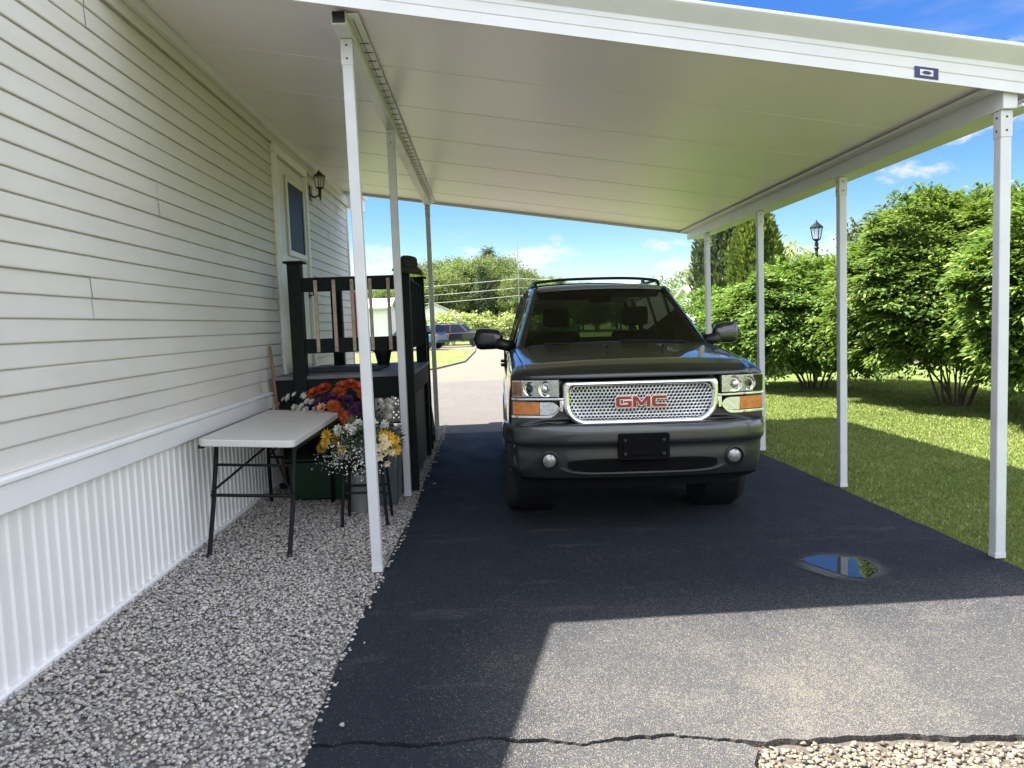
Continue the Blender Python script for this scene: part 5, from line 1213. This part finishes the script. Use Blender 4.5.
def far_house(label, x0, x1, y0, y1, h, ridge, axis='x', wall='white_alu', seed=0):
    root = thing('far_house', label, 'house', ((x0 + x1) / 2, (y0 + y1) / 2, 0)); cx_, cy_ = (x0 + x1) / 2, (y0 + y1) / 2; w, l = (x1 - x0) / 2, (y1 - y0) / 2
    b = MB(); b.box(-w, w, -l, l, 0, h)
    if axis == 'x':
        for s in (-1, 1): b.add([(s * w, -l, h), (s * w, l, h), (s * w, 0, ridge)], [(0, 1, 2)])
    else:
        for s in (-1, 1): b.add([(-w, s * l, h), (w, s * l, h), (0, s * l, ridge)], [(0, 1, 2)])
    b.build('wall', M[wall], root)
    b = MB(); o_ = .3
    for s in (-1, 1):
        if axis == 'x': q = [(-w - o_, s * (l + o_), h - .1), (w + o_, s * (l + o_), h - .1), (w + o_, 0, ridge + .02), (-w - o_, 0, ridge + .02)]
        else: q = [(s * (w + o_), -l - o_, h - .1), (s * (w + o_), l + o_, h - .1), (0, l + o_, ridge + .02), (0, -l - o_, ridge + .02)]
        b.add(q + [(a, c_, z + .12) for a, c_, z in q], [(0, 1, 2, 3), (4, 5, 6, 7), (0, 1, 5, 4), (1, 2, 6, 5), (2, 3, 7, 6), (3, 0, 4, 7)])
    b.build('roof', ROOF, root)
    for k in (-.55, .0, .55):
        b = MB(); b.box(k * w - .55, k * w + .55, -l - .03, -l - .005, 1.0, 2.1); wn = b.build('window', M['door_glass'], root)
        f = MB(); 
        for a0, a1, c0, c1 in ((-.62, -.55, .95, 2.15), (.55, .62, .95, 2.15), (-.55, .55, 2.1, 2.17), (-.55, .55, .93, 1.0)): f.box(k * w + a0, k * w + a1, -l - .045, -l - .002, c0, c1)
        f.build('window_frame', M['trim_white'], wn)
    return root
ROOF = simple('pale_roof', (.42, .40, .37), .8, var=.1)
far_house('long white mobile home seen between the deck balusters', -16.5, -6.5, 52, 57, 2.9, 3.5, 'x')
far_house('white house with pale gable roof behind the blue parked car', -7.4, -2.4, 76, 84, 2.5, 3.7, 'y')
far_house('white house glimpsed beneath the shrubs on the right', 13, 26, 46, 52, 2.5, 3.4, 'x')

def far_car(name, label, loc, rz, paint, pickup=False):
    root = thing(name, label, 'car', loc, rz); W = .90
    low = [(-2.3, .45), (-2.32, .85), (-2.2, 1.0), (-1.1, 1.08), (2.05, 1.05), (2.25, .95), (2.28, .45)]          # x forward negative = front
    b = MB(); b.prism(low, lambda u, v, t: (u, t, v), -W, W); b.build('body', paint, root, bevel=.09, seg=3)
    gh = [(-1.15, 1.06), (-.45, 1.68), (1.75, 1.70), (2.1, 1.06)]
    b = MB(); n_ = 4; V = [(u, t * (W - (.02 if v < 1.2 else .17)), v) for t in (-1, 1) for u, v in gh]; b.add(V, [(3, 2, 1, 0), (4, 5, 6, 7)] + [(i, (i + 1) % 4, 4 + (i + 1) % 4, 4 + i) for i in range(4)]); b.build('cabin', paint, root, bevel=.05)
    for s in (-1, 1):
        def SW(u, v): k = (v - 1.06) / .64; return (u, s * (W - .02 - .15 * k + .012), v)
        for q in ([(-.85, 1.12), (-.36, 1.60), (.25, 1.62), (.25, 1.12)], [(.33, 1.12), (.33, 1.62), (1.05, 1.62), (1.05, 1.12)], [(1.13, 1.12), (1.13, 1.62), (1.62, 1.62), (1.85, 1.12)]):
            b = MB(); b.add([SW(*p) for p in q], [(0, 1, 2, 3)]); b.build('side_window', M['door_glass'], root)
        for xx in (-1.45, 1.4):
            b = MB(); b.lathe([(.20, -.11), (.33, -.11), (.35, -.08), (.35, .08), (.33, .11), (.20, .11)], 24, c=(xx, s * .82, .35), axis='Y'); wh = b.build('wheel', M['rubber'], root, smooth='auto')
            b = MB(); b.lathe([(.22, .06 * s), (.22, .10 * s), (.17, .09 * s), (.06, .10 * s), (0, .11 * s)], 18, c=(xx, s * .82, .35), axis='Y'); b.build('rim', M['rim'], wh, smooth='auto')
        b = MB(); b.box(-2.335, -2.24, s * .55 - .16, s * .55 + .16, .76, .92); b.build('headlight', M['reflector'], root, bevel=.02)
        b = MB(); b.box(2.22, 2.30, s * .72 - .11, s * .72 + .11, .80, 1.02); b.build('tail_light', M['tail_red'], root, bevel=.02)
    b = MB(); b.add([(-1.04, -.74, 1.13), (-1.04, .74, 1.13), (-.52, .66, 1.62), (-.52, -.66, 1.62)], [(0, 1, 2, 3)]); 
    b.v = [(x - .045, y, z + .03) for x, y, z in b.v]; b.build('windscreen', M['door_glass'], root)
    b = MB(); b.add([(2.06, -.72, 1.16), (2.06, .72, 1.16), (1.83, .64, 1.62), (1.83, -.64, 1.62)], [(0, 1, 2, 3)]); b.v = [(x + .04, y, z + .02) for x, y, z in b.v]; b.build('rear_window', M['door_glass'], root)
    b = MB(); b.box(-2.36, -2.2, -.8, .8, .42, .62); b.build('front_bumper', M['black_plastic'], root, bevel=.03)
    b = MB(); b.box(2.2, 2.34, -.8, .8, .42, .62); b.build('rear_bumper', M['black_plastic'], root, bevel=.03)
    return root
far_car('parked_car', 'blue grey SUV parked on the far lawn left of the dark one', (-4.9, 53.0, 0), R(-24), M['far_blue'])
far_car('parked_car', 'black SUV parked facing right in front of the pale shrub', (-2.1, 56.5, 0), R(180 - 8), M['far_black'])

def catenary(a, b, sag, n=24): return [(a[0] + (b[0] - a[0]) * t, a[1] + (b[1] - a[1]) * t, a[2] + (b[2] - a[2]) * t - sag * 4 * t * (1 - t)) for t in np.linspace(0, 1, n)]
ups = []
for x, y, h, lb in ((-42, 96, 9.5, 'tall wooden utility pole left of the distant wood'), (4.6, 100, 12.6, 'thin utility pole rising above the distant wood'), (52, 98, 9.5, 'tall wooden utility pole right of the distant wood')):
    up = thing('utility_pole', lb, 'utility pole', (x, y, 0)); b = MB(); b.tube([(0, 0, 0), (0, 0, h)], [.07, .035], 10); b.build('pole_shaft', M['wire'], up)
    b = MB(); b.box(-1, 1, -.06, .06, 6.6, 6.72); b.build('crossarm', M['bark'], up)
for k, (z, lb) in enumerate(((6.75, 'highest overhead wire crossing in front of the wood'), (5.6, 'middle overhead wire crossing in front of the wood'), (4.6, 'lowest overhead wire crossing in front of the wood'))):
    b = MB(); b.tube(catenary((-42, 96, z), (4.6, 100, z + .5), .7), .022, 5); b.tube(catenary((4.6, 100, z + .5), (52, 98, z), .7), .022, 5); tag(b.build('overhead_wire', simple('wire_pale', (.55, .56, .58), .4)), lb, 'wire')
# flag hanging from the far house corner
fg = thing('hanging_flag', 'red and white striped flag hanging beyond the deck near the house corner', 'flag', (-2.10, 12.56, 2.12))
b = MB(); b.tube([(-.04, -.06, .06), (.22, .10, .14)], .010, 8); b.build('flag_pole', M['white_alu'], fg, smooth='auto')
b = MB(); P = []
for z in lin(.06, -.85, 14): P.append([(.0 + t * .17 + .012 * math.sin(z * 5 + t * 6), .03 + .025 * math.sin(t * 9 + z * 3), z + .06 * t) for t in lin(0, 1, 15)])
b.grid(P)
def mk_flag():
    t = NT('flag_stripes'); sp = t.N.new('ShaderNodeSeparateXYZ'); t.L.new(t.tc.outputs['Object'], sp.inputs[0])
    f = t.math('FRACT', t.math('MULTIPLY', sp.outputs[0], 17.0)); c = t.ramp(f, [(.48, (.55, .03, .05)), (.52, (.75, .74, .73))]); t.pbsdf(c, .8, 0, .2); return t.m
b.build('flag_cloth', mk_flag(), fg, smooth=True)

# shared groups of like things
for pre, gname in (('round_shrub', 'round leafy shrubs along the lawn'), ('arborvitae', 'arborvitae pair beyond the car'), ('storage_tote', 'plastic totes under the deck'), ('garden_tree', 'garden trees on the right'), ('garden_shrub', 'shrubs behind the far parked cars'),
                   ('far_house', 'far white houses'), ('parked_car', 'cars parked on the far lawn'), ('utility_pole', 'utility poles before the wood'), ('overhead_wire', 'overhead wires before the wood'), ('bouquet', 'silk bouquets by the deck')):
    for o in bpy.data.objects:
        if o.parent is None and o.name.split('.')[0] == pre: o['group'] = gname
